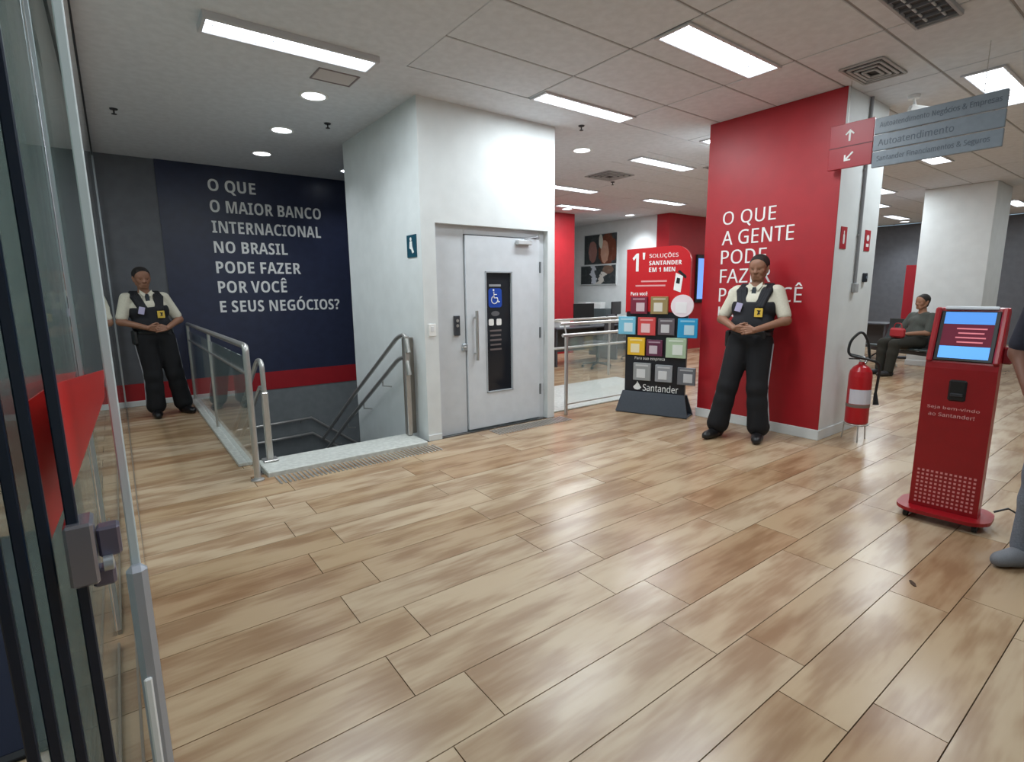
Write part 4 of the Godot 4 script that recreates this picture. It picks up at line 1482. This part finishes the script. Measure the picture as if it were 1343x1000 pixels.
func extinguisher() -> void:
	var s := thing("extinguisher_stand", "thin steel tripod stand under the fire extinguisher", "stand", Vector3(5.64, 0, -1.99))
	var st := S()
	var ring := []
	for i in 25:
		ring.append(Vector3(cos(TAU * i / 24) * 0.1, 0.16, sin(TAU * i / 24) * 0.1))
	tube(st, ring, 0.006, 6)
	put(st, "ring", M.steel, s)
	for a in [0.5, 2.6, 4.7]:
		st = S()
		tube(st, [Vector3(cos(a) * 0.1, 0.16, sin(a) * 0.1), Vector3(cos(a) * 0.115, 0.0, sin(a) * 0.115)], 0.006, 6)
		put(st, "leg", M.steel, s)
	var k := thing("fire_extinguisher", "red fire extinguisher with black hose against the white column", "extinguisher", Vector3(5.64, 0.166, -1.99), deg_to_rad(-60))
	st = S()
	lathe(st, [Vector2(0, 0), Vector2(0.085, 0.0), Vector2(0.098, 0.015), Vector2(0.098, 0.46), Vector2(0.09, 0.51), Vector2(0.065, 0.55), Vector2(0.03, 0.575), Vector2(0.022, 0.6), Vector2(0, 0.6)], Vector3.ZERO, 28)
	put(st, "cylinder", mat(rgb(176, 16, 28), 0.3), k)
	st = S()
	for i in 9:
		var a0 := lerpf(0.3, 2.6, i / 9.0)
		var a1 := lerpf(0.3, 2.6, (i + 1) / 9.0)
		poly(st, [Vector3(cos(a0), 0, sin(a0)) * 0.1 + Vector3(0, 0.2, 0), Vector3(cos(a1), 0, sin(a1)) * 0.1 + Vector3(0, 0.2, 0), Vector3(cos(a1), 0, sin(a1)) * 0.1 + Vector3(0, 0.34, 0), Vector3(cos(a0), 0, sin(a0)) * 0.1 + Vector3(0, 0.34, 0)], Vector3(cos(a0), 0, sin(a0)))
	put(st, "label_sticker", mat(rgb(206, 204, 214), 0.5), k)
	st = S()
	lathe(st, [Vector2(0.0995, 0.165), Vector2(0.1, 0.17), Vector2(0.1, 0.19), Vector2(0.0995, 0.195)], Vector3.ZERO, 28)
	put(st, "band", mat(rgb(120, 104, 96), 0.5), k)
	st = S()
	lathe(st, [Vector2(0, 0.6), Vector2(0.024, 0.6), Vector2(0.024, 0.645), Vector2(0, 0.65)], Vector3.ZERO, 16)
	box(st, Vector3(0.035, 0.625, 0), Vector3(0.06, 0.022, 0.022), 0.004)
	put(st, "valve", M.alu, k)
	st = S()
	box(st, Vector3(-0.05, 0.66, 0), Vector3(0.13, 0.012, 0.024), 0.004, Basis(Vector3.BACK, -0.25))
	box(st, Vector3(-0.05, 0.625, 0), Vector3(0.12, 0.01, 0.022), 0.004)
	put(st, "lever", M.black, k)
	st = S()
	lathe(st, [Vector2(0, -0.012), Vector2(0.02, -0.012), Vector2(0.02, 0.012), Vector2(0, 0.012)], Vector3(0.0, 0.625, 0.032), 14, Basis(Vector3.RIGHT, PI / 2))
	put(st, "gauge", M.paper, k)
	st = S()
	tube(st, arc_path([Vector3(0.06, 0.625, 0.0), Vector3(0.03, 0.8, 0.02), Vector3(-0.03, 0.9, 0.03), Vector3(-0.12, 0.8, 0.04), Vector3(-0.13, 0.66, 0.05), Vector3(0.0, 0.64, 0.08), Vector3(0.14, 0.6, 0.06), Vector3(0.125, 0.3, 0.04)], 0.09, 6), 0.012, 8)
	put(st, "hose", M.black, k)
	st = S()
	tube(st, [Vector3(0.125, 0.31, 0.04), Vector3(0.135, 0.2, 0.05)], 0.014, 10, 0.026)
	put(st, "nozzle", M.black, k)
	# bit of litter on the floor
	var c := thing("floor_litter", "tiny dark scrap lying on the plank floor before the kiosk", "litter", Vector3(3.04, 0, -0.75), 0.6)
	st = S()
	prism(st, PackedVector2Array([Vector2(-0.03, -0.005), Vector2(0.0, -0.011), Vector2(0.03, -0.003), Vector2(0.026, 0.007), Vector2(-0.005, 0.011), Vector2(-0.028, 0.006)]), 0.004, Transform3D(Basis(Vector3.RIGHT, -PI / 2), Vector3(0, 0.0, 0)))
	put(st, "scrap", mat(rgb(70, 48, 32), 0.8), c)

func hanging_sign() -> void:
	# a board in the plane x = 5.24 from z -2.27 to -1.11
	var k := thing("direction_sign", "red and grey hanging direction sign beside the red column", "sign", Vector3(5.24, 2.45, -1.69))
	var b := Basis(Vector3.UP, -PI / 2)
	var st := S()
	span(st, -0.015, 0.015, 0.04, 0.41, -0.58, -0.24, 0.003)
	var red := put(st, "arrow_panel", mat(rgb(158, 20, 34), 0.4), k, "red arrow panel")
	st = S()
	span(st, -0.017, -0.0145, 0.215, 0.222, -0.58, -0.24)
	put(st, "joint", mat(rgb(90, 12, 22), 0.5), red)
	var y := 0.0
	var txt := [["Santander Financiamentos & Seguros", 0.72], ["Autoatendimento", 0.5], ["Autoatendimento Negócios & Empresas", 0.76]]
	for i in 3:
		st = S()
		span(st, -0.014, 0.014, y + 0.004, y + 0.128, -0.235, 0.59, 0.003)
		var row := put(st, "name_slat", noisy(rgb(128, 138, 148), 0.03, 0.03, Vector3.ONE * 2, 0.4, 24 + i), k)
		lettering(row, txt[i][0], txt[i][1], Vector3(-0.014, y + 0.066, -0.2), b, mat(rgb(86, 96, 108), 0.5), 400, 0.055, 0.002)
		y += 0.132
	for q in [[0.31, 0.0], [0.13, 0.75 * PI]]:
		st = S()
		var xf := Transform3D(b * Basis(Vector3.BACK, q[1]), Vector3(-0.015, q[0], -0.42))
		prism(st, PackedVector2Array([Vector2(-0.007, -0.05), Vector2(0.007, -0.05), Vector2(0.007, 0.02), Vector2(0.028, 0.0), Vector2(0.036, 0.009), Vector2(0.0, 0.045), Vector2(-0.036, 0.009), Vector2(-0.028, 0.0), Vector2(-0.007, 0.02)]), 0.003, xf)
		put(st, "arrow", M.paper, red)
	for z in [-0.45, 0.45]:
		st = S()
		tube(st, [Vector3(0, 0.39, z), Vector3(0, CH - 2.45, z)], 0.0025, 6)
		put(st, "hanger", M.steel, k)

func downlight(at: Vector3, e: float, label: String, spot := true) -> void:
	var k := thing("downlight", label, "downlight", at, 0.0, "round downlights")
	var st := S()
	lathe(st, [Vector2(0.1, 0.002), Vector2(0.1, -0.008), Vector2(0.118, -0.012), Vector2(0.125, -0.004), Vector2(0.125, 0.002)], Vector3.ZERO, 24)
	put(st, "trim_ring", M.paper, k)
	st = S()
	lathe(st, [Vector2(0, -0.006), Vector2(0.101, -0.006), Vector2(0.101, 0.002)], Vector3.ZERO, 24)
	put(st, "lens", M.lamp, k)
	if spot:
		var l := SpotLight3D.new()
		l.name = "lamp"
		l.light_energy = e
		l.light_color = Color(0.95, 0.98, 1.0)
		l.light_size = 0.1
		l.spot_angle = 62.0
		l.spot_range = 20.0
		l.spot_attenuation = 2.0
		l.shadow_enabled = true
		l.rotation.x = -PI / 2
		l.position = Vector3(0, -0.03, 0)
		k.add_child(l)

func ceiling_bits() -> void:
	downlight(Vector3(1.62, CH, -5.09), 1.2, "round downlight beside the ceiling hatch")
	downlight(Vector3(1.64, CH, -6.3), 1.2, "round downlight between two others over the stairs")
	downlight(Vector3(1.68, CH, -7.45), 1.6, "round downlight closest to the navy wall")
	downlight(Vector3(4.9, CH, -5.06), 1.2, "round downlight right of the lift shaft")
	downlight(Vector3(2.9, CH, -7.8), 1.0, "round downlight behind the lift shaft")
	downlight(Vector3(9.9, CH, -8.6), 3.0, "round downlight washing the white office wall")
	downlight(Vector3(17.2, CH, -5.4), 3.0, "round downlight washing the dark grey end wall")
	downlight(Vector3(8.0, CH, -8.7), 2.0, "round downlight washing the narrow red back wall")
	# access hatch
	var k := thing("ceiling_hatch", "small square access hatch in the plasterboard ceiling", "hatch", Vector3(1.64, CH, -4.58))
	var st := S()
	for s in [-1.0, 1.0]:
		box(st, Vector3(s * 0.16, -0.003, 0), Vector3(0.012, 0.006, 0.24))
		box(st, Vector3(0, -0.003, s * 0.12), Vector3(0.33, 0.006, 0.012))
	put(st, "rim", mat(rgb(150, 140, 142), 0.6), k)
	st = S()
	box(st, Vector3(0, -0.001, 0), Vector3(0.3, 0.003, 0.22))
	put(st, "lid", mat(rgb(204, 198, 196), 0.8), k)
	var sl := {0: "small ceiling sprinkler over the glass partition", 1: "small ceiling sprinkler beside the lift shaft", 2: "small ceiling sprinkler by the strip light before the lift", 3: "small ceiling sprinkler in the tiles of the back hall"}
	var i := 0
	for p in [Vector3(0.19, CH, -6.5), Vector3(1.97, CH, -5.8), Vector3(4.2, CH, -4.35), Vector3(6.7, CH, -6.2)]:
		k = thing("sprinkler", sl[i], "sprinkler", p, 0.0, "ceiling sprinklers")
		i += 1
		st = S()
		lathe(st, [Vector2(0.0, -0.012), Vector2(0.03, -0.01), Vector2(0.035, 0.0)], Vector3.ZERO, 14)
		put(st, "rosette", M.dark, k)
		st = S()
		tube(st, [Vector3(0, -0.008, 0), Vector3(0, -0.045, 0)], 0.007, 8)
		lathe(st, [Vector2(0.0, -0.05), Vector2(0.022, -0.05), Vector2(0.022, -0.045), Vector2(0.0, -0.043)], Vector3.ZERO, 12)
		put(st, "head", M.dark, k)
	# square air diffusers
	for q in [[Vector3(5.15, CH, -1.95), 0.5, 0.3, "square air vent in the tiles above the direction sign"], [Vector3(7.3, CH, -4.5), 0.55, 0.5, "square air vent in the tiles behind the red column"], [Vector3(6.3, CH, -5.9), 0.55, 0.5, "square air vent between the back hall strip lights"]]:
		k = thing("air_vent", q[3], "air vent", q[0], 0.0, "ceiling air vents")
		for n in 4:
			var f: float = 1.0 - n * 0.23
			var w: float = q[1] * f
			var d: float = q[2] * f
			st = S()
			for s in [-1.0, 1.0]:
				box(st, Vector3(s * w / 2, -0.006 - 0.004 * n, 0), Vector3(0.022, 0.012, d), 0.002)
				box(st, Vector3(0, -0.006 - 0.004 * n, s * d / 2), Vector3(w, 0.012, 0.022), 0.002)
			put(st, "vane_ring", mat(rgb(176, 174, 174), 0.6), k)
		st = S()
		box(st, Vector3(0, -0.0015, 0), Vector3(q[1], 0.003, q[2]))
		put(st, "backing", mat(rgb(70, 70, 72), 0.8), k)
	# unlit louvre fitting
	k = thing("ceiling_light", "unlit dark louvred fitting in the ceiling tiles", "ceiling light", Vector3(3.95, CH, -1.36))
	st = S()
	for s in [-1.0, 1.0]:
		box(st, Vector3(0, -0.01, s * 0.12), Vector3(1.2, 0.03, 0.02), 0.003)
		box(st, Vector3(s * 0.6, -0.01, 0), Vector3(0.02, 0.03, 0.24), 0.003)
	put(st, "frame", mat(rgb(170, 170, 174), 0.5), k)
	st = S()
	box(st, Vector3(0, -0.002, 0), Vector3(1.18, 0.004, 0.22))
	put(st, "tray", mat(rgb(84, 84, 88), 0.6), k)
	for j in 12:
		st = S()
		box(st, Vector3(-0.54 + j * 0.098, -0.014, 0), Vector3(0.006, 0.024, 0.22))
		put(st, "blade", mat(rgb(120, 120, 126), 0.4), k)
	for s in [-0.05, 0.05]:
		st = S()
		tube(st, [Vector3(-0.57, -0.01, s), Vector3(0.57, -0.01, s)], 0.008, 8)
		put(st, "tube_lamp", mat(rgb(200, 204, 208), 0.3), k)
	# security camera near the column top
	k = thing("security_camera", "small white security camera under the ceiling behind the direction sign", "camera", Vector3(6.1, CH, -1.95), 0.6)
	st = S()
	lathe(st, [Vector2(0, -0.03), Vector2(0.045, -0.03), Vector2(0.05, 0.0)], Vector3.ZERO, 18)
	tube(st, [Vector3(0, -0.03, 0), Vector3(0, -0.1, 0.02)], 0.012, 8)
	put(st, "mount", M.paper, k)
	st = S()
	box(st, Vector3(0, -0.13, 0.05), Vector3(0.07, 0.07, 0.17), 0.015, Basis(Vector3.RIGHT, 0.25))
	put(st, "housing", M.paper, k)
	st = S()
	lathe(st, [Vector2(0, 0), Vector2(0.028, 0.0), Vector2(0.028, 0.02), Vector2(0, 0.02)], Vector3(0, -0.15, 0.13), 14, Basis(Vector3.RIGHT, PI / 2 + 0.25))
	put(st, "lens", M.black, k)

func desk(at: Vector3, turn: float, w: float, label: String) -> void:
	var k := thing("office_desk", label, "desk", at, turn, "office desks")
	var st := S()
	box(st, Vector3(0, 0.735, 0), Vector3(w, 0.03, 0.7), 0.006)
	put(st, "top", mat(rgb(58, 60, 66), 0.4), k)
	st = S()
	box(st, Vector3(0, 0.45, -0.3), Vector3(w - 0.1, 0.5, 0.02), 0.003)
	put(st, "modesty_panel", mat(rgb(86, 84, 84), 0.5), k)
	for s in [-1.0, 1.0]:
		st = S()
		box(st, Vector3(s * (w / 2 - 0.05), 0.36, 0), Vector3(0.04, 0.72, 0.6), 0.004)
		put(st, "leg", mat(rgb(70, 70, 74), 0.5), k)

func office_chair(at: Vector3, turn: float, label: String) -> void:
	var k := thing("office_chair", label, "chair", at, turn, "office chairs")
	var cl := mat(rgb(52, 50, 54), 0.8)
	var st := S()
	box(st, Vector3(0, 0.47, 0), Vector3(0.48, 0.07, 0.46), 0.025)
	put(st, "seat", cl, k)
	st = S()
	box(st, Vector3(0, 0.78, -0.22), Vector3(0.44, 0.48, 0.06), 0.025, Basis(Vector3.RIGHT, -0.12))
	put(st, "backrest", cl, k)
	st = S()
	tube(st, [Vector3(0, 0.08, 0), Vector3(0, 0.44, 0)], 0.025, 10)
	put(st, "stem", M.black, k)
	st = S()
	tube(st, [Vector3(0, 0.44, -0.05), Vector3(0, 0.46, -0.25), Vector3(0, 0.7, -0.25)], 0.018, 8)
	put(st, "back_bar", M.black, k)
	for i in 5:
		var a := TAU * i / 5
		st = S()
		tube(st, [Vector3(0, 0.1, 0), Vector3(cos(a) * 0.28, 0.07, sin(a) * 0.28)], 0.02, 6, 0.014)
		var leg := put(st, "leg", M.black, k)
		st = S()
		tube(st, [Vector3(cos(a) * 0.28 - 0.015, 0.027, sin(a) * 0.28), Vector3(cos(a) * 0.28 + 0.015, 0.027, sin(a) * 0.28)], 0.027, 10)
		put(st, "castor", M.black, leg)

func monitor(at: Vector3, turn: float, label: String) -> void:
	var k := thing("monitor", label, "monitor", at, turn, "desk monitors")
	var st := S()
	box(st, Vector3(0, 0.3, 0), Vector3(0.5, 0.3, 0.03), 0.006)
	put(st, "case", M.black, k)
	st = S()
	box(st, Vector3(0, 0.3, 0.016), Vector3(0.46, 0.26, 0.002))
	put(st, "screen", mat(rgb(30, 36, 50), 0.15), k)
	st = S()
	box(st, Vector3(0, 0.09, -0.01), Vector3(0.05, 0.16, 0.02), 0.004)
	box(st, Vector3(0, 0.008, 0), Vector3(0.22, 0.016, 0.16), 0.005)
	put(st, "stand", M.black, k)

func picture_texture(v: int) -> StandardMaterial3D:
	# abstract stand-in for a portrait print: dark ground with soft warm and pale masses
	var img := Image.create(128, 64, false, Image.FORMAT_RGB8)
	var fn := FastNoiseLite.new()
	fn.seed = 40 + v
	fn.frequency = 0.05
	for y in 64:
		for x in 128:
			var c := rgb(52, 58, 60)
			var n := fn.get_noise_2d(x, y)
			if v == 0:
				if Vector2((x - 92) / 34.0, (y - 34) / 34.0).length() + n * 0.2 < 1.0:
					c = rgb(112, 62, 44)
				if Vector2((x - 82) / 16.0, (y - 38) / 24.0).length() + n * 0.15 < 1.0:
					c = rgb(196, 150, 128)
				if Vector2((x - 34) / 17.0, (y - 36) / 24.0).length() + n * 0.15 < 1.0:
					c = rgb(150, 108, 100)
				if Vector2((x - 66) / 8.0, (y - 14) / 16.0).length() + n * 0.2 < 1.0:
					c = rgb(206, 208, 196)
			else:
				if absf(x - 44 - y * 0.15) + n * 12.0 < 9.0:
					c = rgb(196, 200, 208)
				if absf(x - 104 + y * 0.6) + n * 12.0 < 10.0:
					c = rgb(210, 206, 198)
				if Vector2((x - 100) / 20.0, (y - 14) / 14.0).length() + n * 0.2 < 1.0:
					c = rgb(120, 96, 82)
			img.set_pixel(x, y, c.lightened(clampf(n * 0.2, 0, 0.3)))
	var m := StandardMaterial3D.new()
	m.albedo_texture = ImageTexture.create_from_image(img)
	m.roughness = 0.4
	return m

func far_hall() -> void:
	var st: SurfaceTool
	# photographs on the white office wall (plane x = 10.4, facing -x)
	var i := 0
	for q in [[2.53, 0.76, -9.99, 1.15, "large photograph of two people high on the white office wall"], [1.87, 0.48, -10.06, 1.26, "wide photograph of two suited people hung under another"]]:
		var k := thing("wall_photograph", q[4], "photograph", Vector3(10.4, q[0], q[2]), -PI / 2, "photographs on the office wall")
		st = S()
		box(st, Vector3(0, 0, 0.015), Vector3(q[3] + 0.05, q[1] + 0.05, 0.03), 0.004)
		put(st, "frame", mat(rgb(200, 204, 204), 0.5), k)
		var o := MeshInstance3D.new()
		var qm := QuadMesh.new()
		qm.size = Vector2(q[3], q[1])
		o.mesh = qm
		o.material_override = picture_texture(i)
		o.position = Vector3(0, 0, 0.0315)
		o.name = "print"
		k.add_child(o, true)
		i += 1
	# television on the red wall
	var k := thing("television", "upright blue screen on the red back wall", "television", Vector3(11.9, 1.72, -7.848))
	st = S()
	box(st, Vector3(0, 0, 0.03), Vector3(0.86, 1.16, 0.06), 0.01)
	put(st, "case", M.black, k)
	st = S()
	box(st, Vector3(0, 0.0, 0.061), Vector3(0.8, 0.98, 0.002))
	put(st, "screen", glow(rgb(110, 150, 225), 0.9), k, "lit plain blue screen")
	# low stone kerb and railing right of the lift
	k = thing("stone_kerb", "pale stone kerb floor strip under the railing right of the lift", "kerb", Vector3(4.95, 0, -5.25))
	st = S()
	span(st, -0.95, 1.7, 0.0, 0.02, -0.75, 0.55, 0.006)
	put(st, "slab", M.stone, k)
	k = thing("hall_railing", "steel and glass railing between the lift and the display totem", "railing", Vector3(4.17, 0.0, -4.53))
	for x in [0.0, 1.5]:
		st = S()
		box(st, Vector3(x, 0.475, 0), Vector3(0.035, 0.95, 0.035), 0.005)
		put(st, "post", M.steel, k)
	for yy in [0.95, 1.08]:
		st = S()
		tube(st, [Vector3(-0.06, yy, -0.03 * (yy - 0.95) * 10), Vector3(2.3, yy, -0.03 * (yy - 0.95) * 10)], 0.02, 10)
		put(st, "rail", M.steel, k)
	st = S()
	tube(st, [Vector3(0, 0.95, -0.0), Vector3(0, 1.08, -0.039)], 0.01, 6)
	tube(st, [Vector3(1.5, 0.95, -0.0), Vector3(1.5, 1.08, -0.039)], 0.01, 6)
	put(st, "rail_bracket", M.steel, k)
	st = S()
	span(st, 0.03, 1.47, 0.14, 0.92, -0.005, 0.005)
	put(st, "pane", M.glass, k)
	st = S()
	tube(st, [Vector3(0, 0.13, 0), Vector3(1.5, 0.13, 0)], 0.012, 8)
	put(st, "lower_rail", M.steel, k)
	k = thing("hall_railing", "second steel railing farther back before the office desks", "railing", Vector3(5.4, 0, -6.3))
	for x in [0.0, 1.4, 2.8]:
		st = S()
		box(st, Vector3(x, 0.5, 0), Vector3(0.035, 1.0, 0.035), 0.005)
		put(st, "post", M.steel, k)
	for yy in [1.0, 0.55]:
		st = S()
		tube(st, [Vector3(-0.9, yy, 0), Vector3(2.9, yy, 0)], 0.02, 10)
		put(st, "rail", M.steel, k)
	# office furniture seen between lift and totem
	desk(Vector3(7.6, 0, -7.9), 0.0, 1.8, "dark office desk nearest the narrow red wall")
	desk(Vector3(9.5, 0, -8.6), 0.3, 1.6, "dark office desk under the wall photographs")
	office_chair(Vector3(7.3, 0, -7.05), PI + 0.4, "dark swivel chair before the desk by the narrow red wall")
	office_chair(Vector3(8.75, 0, -7.35), 2.4, "dark swivel chair between the two office desks")
	office_chair(Vector3(9.4, 0, -7.7), PI - 0.5, "dark swivel chair before the desk under the photographs")
	monitor(Vector3(7.8, 0.75, -7.95), PI - 0.2, "black monitor on the desk by the narrow red wall")
	monitor(Vector3(9.5, 0.75, -8.6), PI + 0.3, "black monitor on the desk under the photographs")
	k = thing("document_box", "white box of papers on the desk by the narrow red wall", "box", Vector3(7.05, 0.75, -7.85), 0.2)
	st = S()
	box(st, Vector3(0, 0.05, 0), Vector3(0.34, 0.1, 0.24), 0.006)
	put(st, "body", M.paper, k)
	st = S()
	box(st, Vector3(0, 0.108, 0), Vector3(0.35, 0.02, 0.25), 0.005)
	put(st, "lid", mat(rgb(220, 216, 206), 0.6), k)
	k = thing("shelf_unit", "low dark cabinet under the wall photographs", "cabinet", Vector3(10.15, 0, -10.0), -PI / 2)
	st = S()
	box(st, Vector3(0, 0.5, 0), Vector3(1.3, 1.0, 0.42), 0.006)
	put(st, "body", mat(rgb(70, 78, 80), 0.5), k)
	for x in [-0.32, 0.32]:
		st = S()
		box(st, Vector3(x, 0.5, 0.215), Vector3(0.62, 0.94, 0.016), 0.003)
		var dr := put(st, "door", mat(rgb(84, 94, 96), 0.5), k)
		st = S()
		tube(st, [Vector3(x * 0.16, 0.5, 0.235), Vector3(x * 0.16, 0.64, 0.235)], 0.006, 6)
		put(st, "handle", M.steel, dr)
	for n in 2:
		k = thing("paper_stack", ["white paper stack at the left of the low dark cabinet", "white paper stack at the right of the low dark cabinet"][n], "paper stack", Vector3(10.12, 1.0, -10.3 + 0.5 * n), 0.2 * n, "paper stacks on the cabinet")
		for m in 4:
			st = S()
			box(st, Vector3(0.005 * (m % 2), 0.02 + 0.04 * m, 0.004 * m), Vector3(0.22, 0.036, 0.3), 0.003)
			put(st, "ream", M.paper, k)
	# free-standing white column in the waiting hall
	k = thing("column", "plain white square column behind the waiting bench", "column", Vector3(12.5, 0, -3.0))
	st = S()
	span(st, -0.5, 0.5, 0, CH, -0.5, 0.5, 0.006)
	put(st, "shaft", M.white, k)
	st = S()
	span(st, -0.512, 0.512, 0, 0.1, -0.512, 0.512, 0.004)
	put(st, "skirting", M.white, k)
	k = thing("banner", "narrow red upright banner by the plain white column", "banner", Vector3(13.1, 0, -3.75), -0.9)
	st = S()
	box(st, Vector3(0, 1.05, 0), Vector3(0.5, 1.7, 0.02), 0.004)
	put(st, "cloth", mat(rgb(168, 26, 40), 0.6), k)
	st = S()
	tube(st, [Vector3(0, 0.02, -0.02), Vector3(0, 1.92, -0.02)], 0.012, 8)
	put(st, "pole", M.alu, k)
	st = S()
	box(st, Vector3(0, 0.02, -0.02), Vector3(0.5, 0.04, 0.2), 0.01)
	put(st, "base", M.dark, k)
	# waiting bench: three seats on a beam
	k = thing("waiting_bench", "dark metal three-seat waiting bench with chrome arched legs", "bench", Vector3(10.75, 0, -3.05), deg_to_rad(-118))
	var mesh_metal := mat(rgb(62, 72, 72), 0.4, 0.3)
	for n in 3:
		var x := -0.6 + 0.6 * n
		st = S()
		box(st, Vector3(x, 0.43, 0.02), Vector3(0.54, 0.03, 0.46), 0.012, Basis(Vector3.RIGHT, -0.06))
		put(st, "seat", mesh_metal, k)
		st = S()
		var bk := PackedVector2Array()
		for j in 7:
			var t := j / 6.0
			bk.append(Vector2(-0.2 - 0.14 * t - 0.05 * sin(t * PI), 0.42 + 0.48 * t))
		for j in 7:
			var t := 1.0 - j / 6.0
			bk.append(Vector2(-0.225 - 0.14 * t - 0.05 * sin(t * PI), 0.42 + 0.48 * t))
		prism(st, bk, 0.54, Transform3D(Basis(Vector3(0, 0, 1), Vector3(0, 1, 0), Vector3(-1, 0, 0)), Vector3(x + 0.27, 0, 0)))
		put(st, "backrest", mesh_metal, k)
	st = S()
	box(st, Vector3(0, 0.36, -0.02), Vector3(1.8, 0.06, 0.06), 0.008)
	put(st, "beam", mat(rgb(90, 96, 100), 0.4, 0.6), k)
	for x in [-0.65, 0.65]:
		st = S()
		tube(st, arc_path([Vector3(x, 0.02, 0.36), Vector3(x, 0.22, 0.2), Vector3(x, 0.33, -0.02), Vector3(x, 0.22, -0.24), Vector3(x, 0.02, -0.36)], 0.15), 0.02, 8)
		put(st, "leg", mat(rgb(200, 204, 206), 0.2, 1.0), k, "chrome arched leg")
	desk(Vector3(12.6, 0, -4.95), -PI / 2, 2.0, "dark counter desk behind the waiting bench")
	k = thing("desk_phone", "small pale telephone on the counter behind the bench", "telephone", Vector3(12.45, 0.764, -4.75))
	st = S()
	box(st, Vector3(0, 0.03, 0), Vector3(0.2, 0.06, 0.2), 0.015, Basis(Vector3.RIGHT, 0.12))
	put(st, "body", mat(rgb(150, 140, 180), 0.4), k)
	st = S()
	box(st, Vector3(-0.06, 0.08, 0), Vector3(0.05, 0.04, 0.2), 0.015)
	put(st, "handset", mat(rgb(210, 208, 226), 0.4), k)

func people() -> void:
	guard("security guard in cream shirt and dark vest leaning on the red column", Vector3(4.86, 0, -2.74), deg_to_rad(-78), Vector3(0.02, 0, -0.24), 0.13, 0.12, "")
	guard("security guard in cream shirt and dark vest standing by the navy wall", Vector3(0.42, 0, -7.66), deg_to_rad(12), Vector3(-0.12, 0, -0.08), 0.1, 0.0, "")
	# visitor at the edge of the hall
	var j := {
		"pelvis": Vector3(0, 0.96, 0), "neck": Vector3(0, 1.47, -0.01), "head": Vector3(0, 1.645, 0.02),
		"shL": Vector3(0.185, 1.42, -0.01), "shR": Vector3(-0.185, 1.42, -0.01),
		"elL": Vector3(0.26, 1.12, -0.03), "elR": Vector3(-0.26, 1.12, 0.0),
		"wrL": Vector3(0.2, 0.98, 0.18), "wrR": Vector3(-0.2, 0.93, 0.18),
		"hipL": Vector3(0.09, 0.92, 0), "hipR": Vector3(-0.09, 0.92, 0),
		"kneeL": Vector3(0.1, 0.5, 0.02), "kneeR": Vector3(-0.1, 0.5, 0.03),
		"ankL": Vector3(0.11, 0.095, -0.03), "ankR": Vector3(-0.11, 0.095, -0.01),
		"toeL": Vector3(0.13, 0.04, 0.12), "toeR": Vector3(-0.2, 0.04, 0.11)}
	person({"label": "visitor in dark navy shirt, grey jeans and trainers beside the kiosk", "at": Vector3(3.76, 0, -0.34), "turn": deg_to_rad(-80), "j": j, "skin": mat(rgb(112, 72, 54), 0.55),
		"shirt": noisy(rgb(34, 36, 52), 0.08, 0.05, Vector3.ONE * 4, 0.85, 30), "trousers": noisy(rgb(122, 128, 140), 0.12, 0.05, Vector3.ONE * 6, 0.9, 31), "shoe": noisy(rgb(128, 130, 136), 0.1, 0.1, Vector3.ONE * 8, 0.7, 32),
		"sole": mat(rgb(150, 146, 140), 0.7), "sleeve": 0.85, "cuff": 0.02,
		"handL": [Vector3(-0.2, -0.2, 0.9), Vector3(-1, 0, 0), -1.0, 0.35], "handR": [Vector3(0.15, -0.35, 0.9), Vector3(1, 0.0, 0.2), 1.0, 0.4]})
	# person waiting on the bench
	j = {
		"pelvis": Vector3(0, 0.56, -0.06), "neck": Vector3(0, 1.02, -0.16), "head": Vector3(0, 1.2, -0.12),
		"shL": Vector3(0.18, 0.97, -0.15), "shR": Vector3(-0.18, 0.97, -0.15),
		"elL": Vector3(0.25, 0.72, -0.02), "elR": Vector3(-0.25, 0.72, -0.02),
		"wrL": Vector3(0.12, 0.7, 0.22), "wrR": Vector3(-0.12, 0.7, 0.2),
		"hipL": Vector3(0.09, 0.54, 0.0), "hipR": Vector3(-0.09, 0.54, 0.0),
		"kneeL": Vector3(0.11, 0.53, 0.44), "kneeR": Vector3(-0.11, 0.53, 0.44),
		"ankL": Vector3(0.11, 0.095, 0.5), "ankR": Vector3(-0.11, 0.095, 0.46),
		"toeL": Vector3(0.12, 0.04, 0.66), "toeR": Vector3(-0.12, 0.04, 0.62)}
	person({"label": "person in grey-green shirt sitting on the waiting bench", "at": Vector3(10.72, 0, -3.07), "turn": deg_to_rad(-118), "j": j, "skin": mat(rgb(150, 108, 84), 0.55),
		"shirt": noisy(rgb(82, 86, 80), 0.1, 0.05, Vector3.ONE * 4, 0.85, 33), "trousers": noisy(rgb(46, 44, 36), 0.1, 0.05, Vector3.ONE * 6, 0.9, 34), "shoe": mat(rgb(40, 38, 40), 0.5), "sleeve": 0.9,
		"handL": [Vector3(-0.6, 0.0, 0.7), Vector3(-0.3, -1, 0), -1.0, 0.4], "handR": [Vector3(0.6, 0.0, 0.7), Vector3(0.3, -1, 0), 1.0, 0.4]})
	var k := thing("handbag", "small red bag on the lap of the seated person", "bag", Vector3(10.46, 0.63, -3.21), deg_to_rad(-118))
	var st := S()
	box(st, Vector3(0, 0.08, 0), Vector3(0.26, 0.16, 0.1), 0.03)
	put(st, "body", mat(rgb(170, 40, 46), 0.6), k)
	st = S()
	tube(st, arc_path([Vector3(-0.08, 0.15, 0), Vector3(-0.06, 0.24, 0), Vector3(0.06, 0.24, 0), Vector3(0.08, 0.15, 0)], 0.05), 0.008, 6)
	put(st, "strap", mat(rgb(150, 34, 40), 0.6), k)
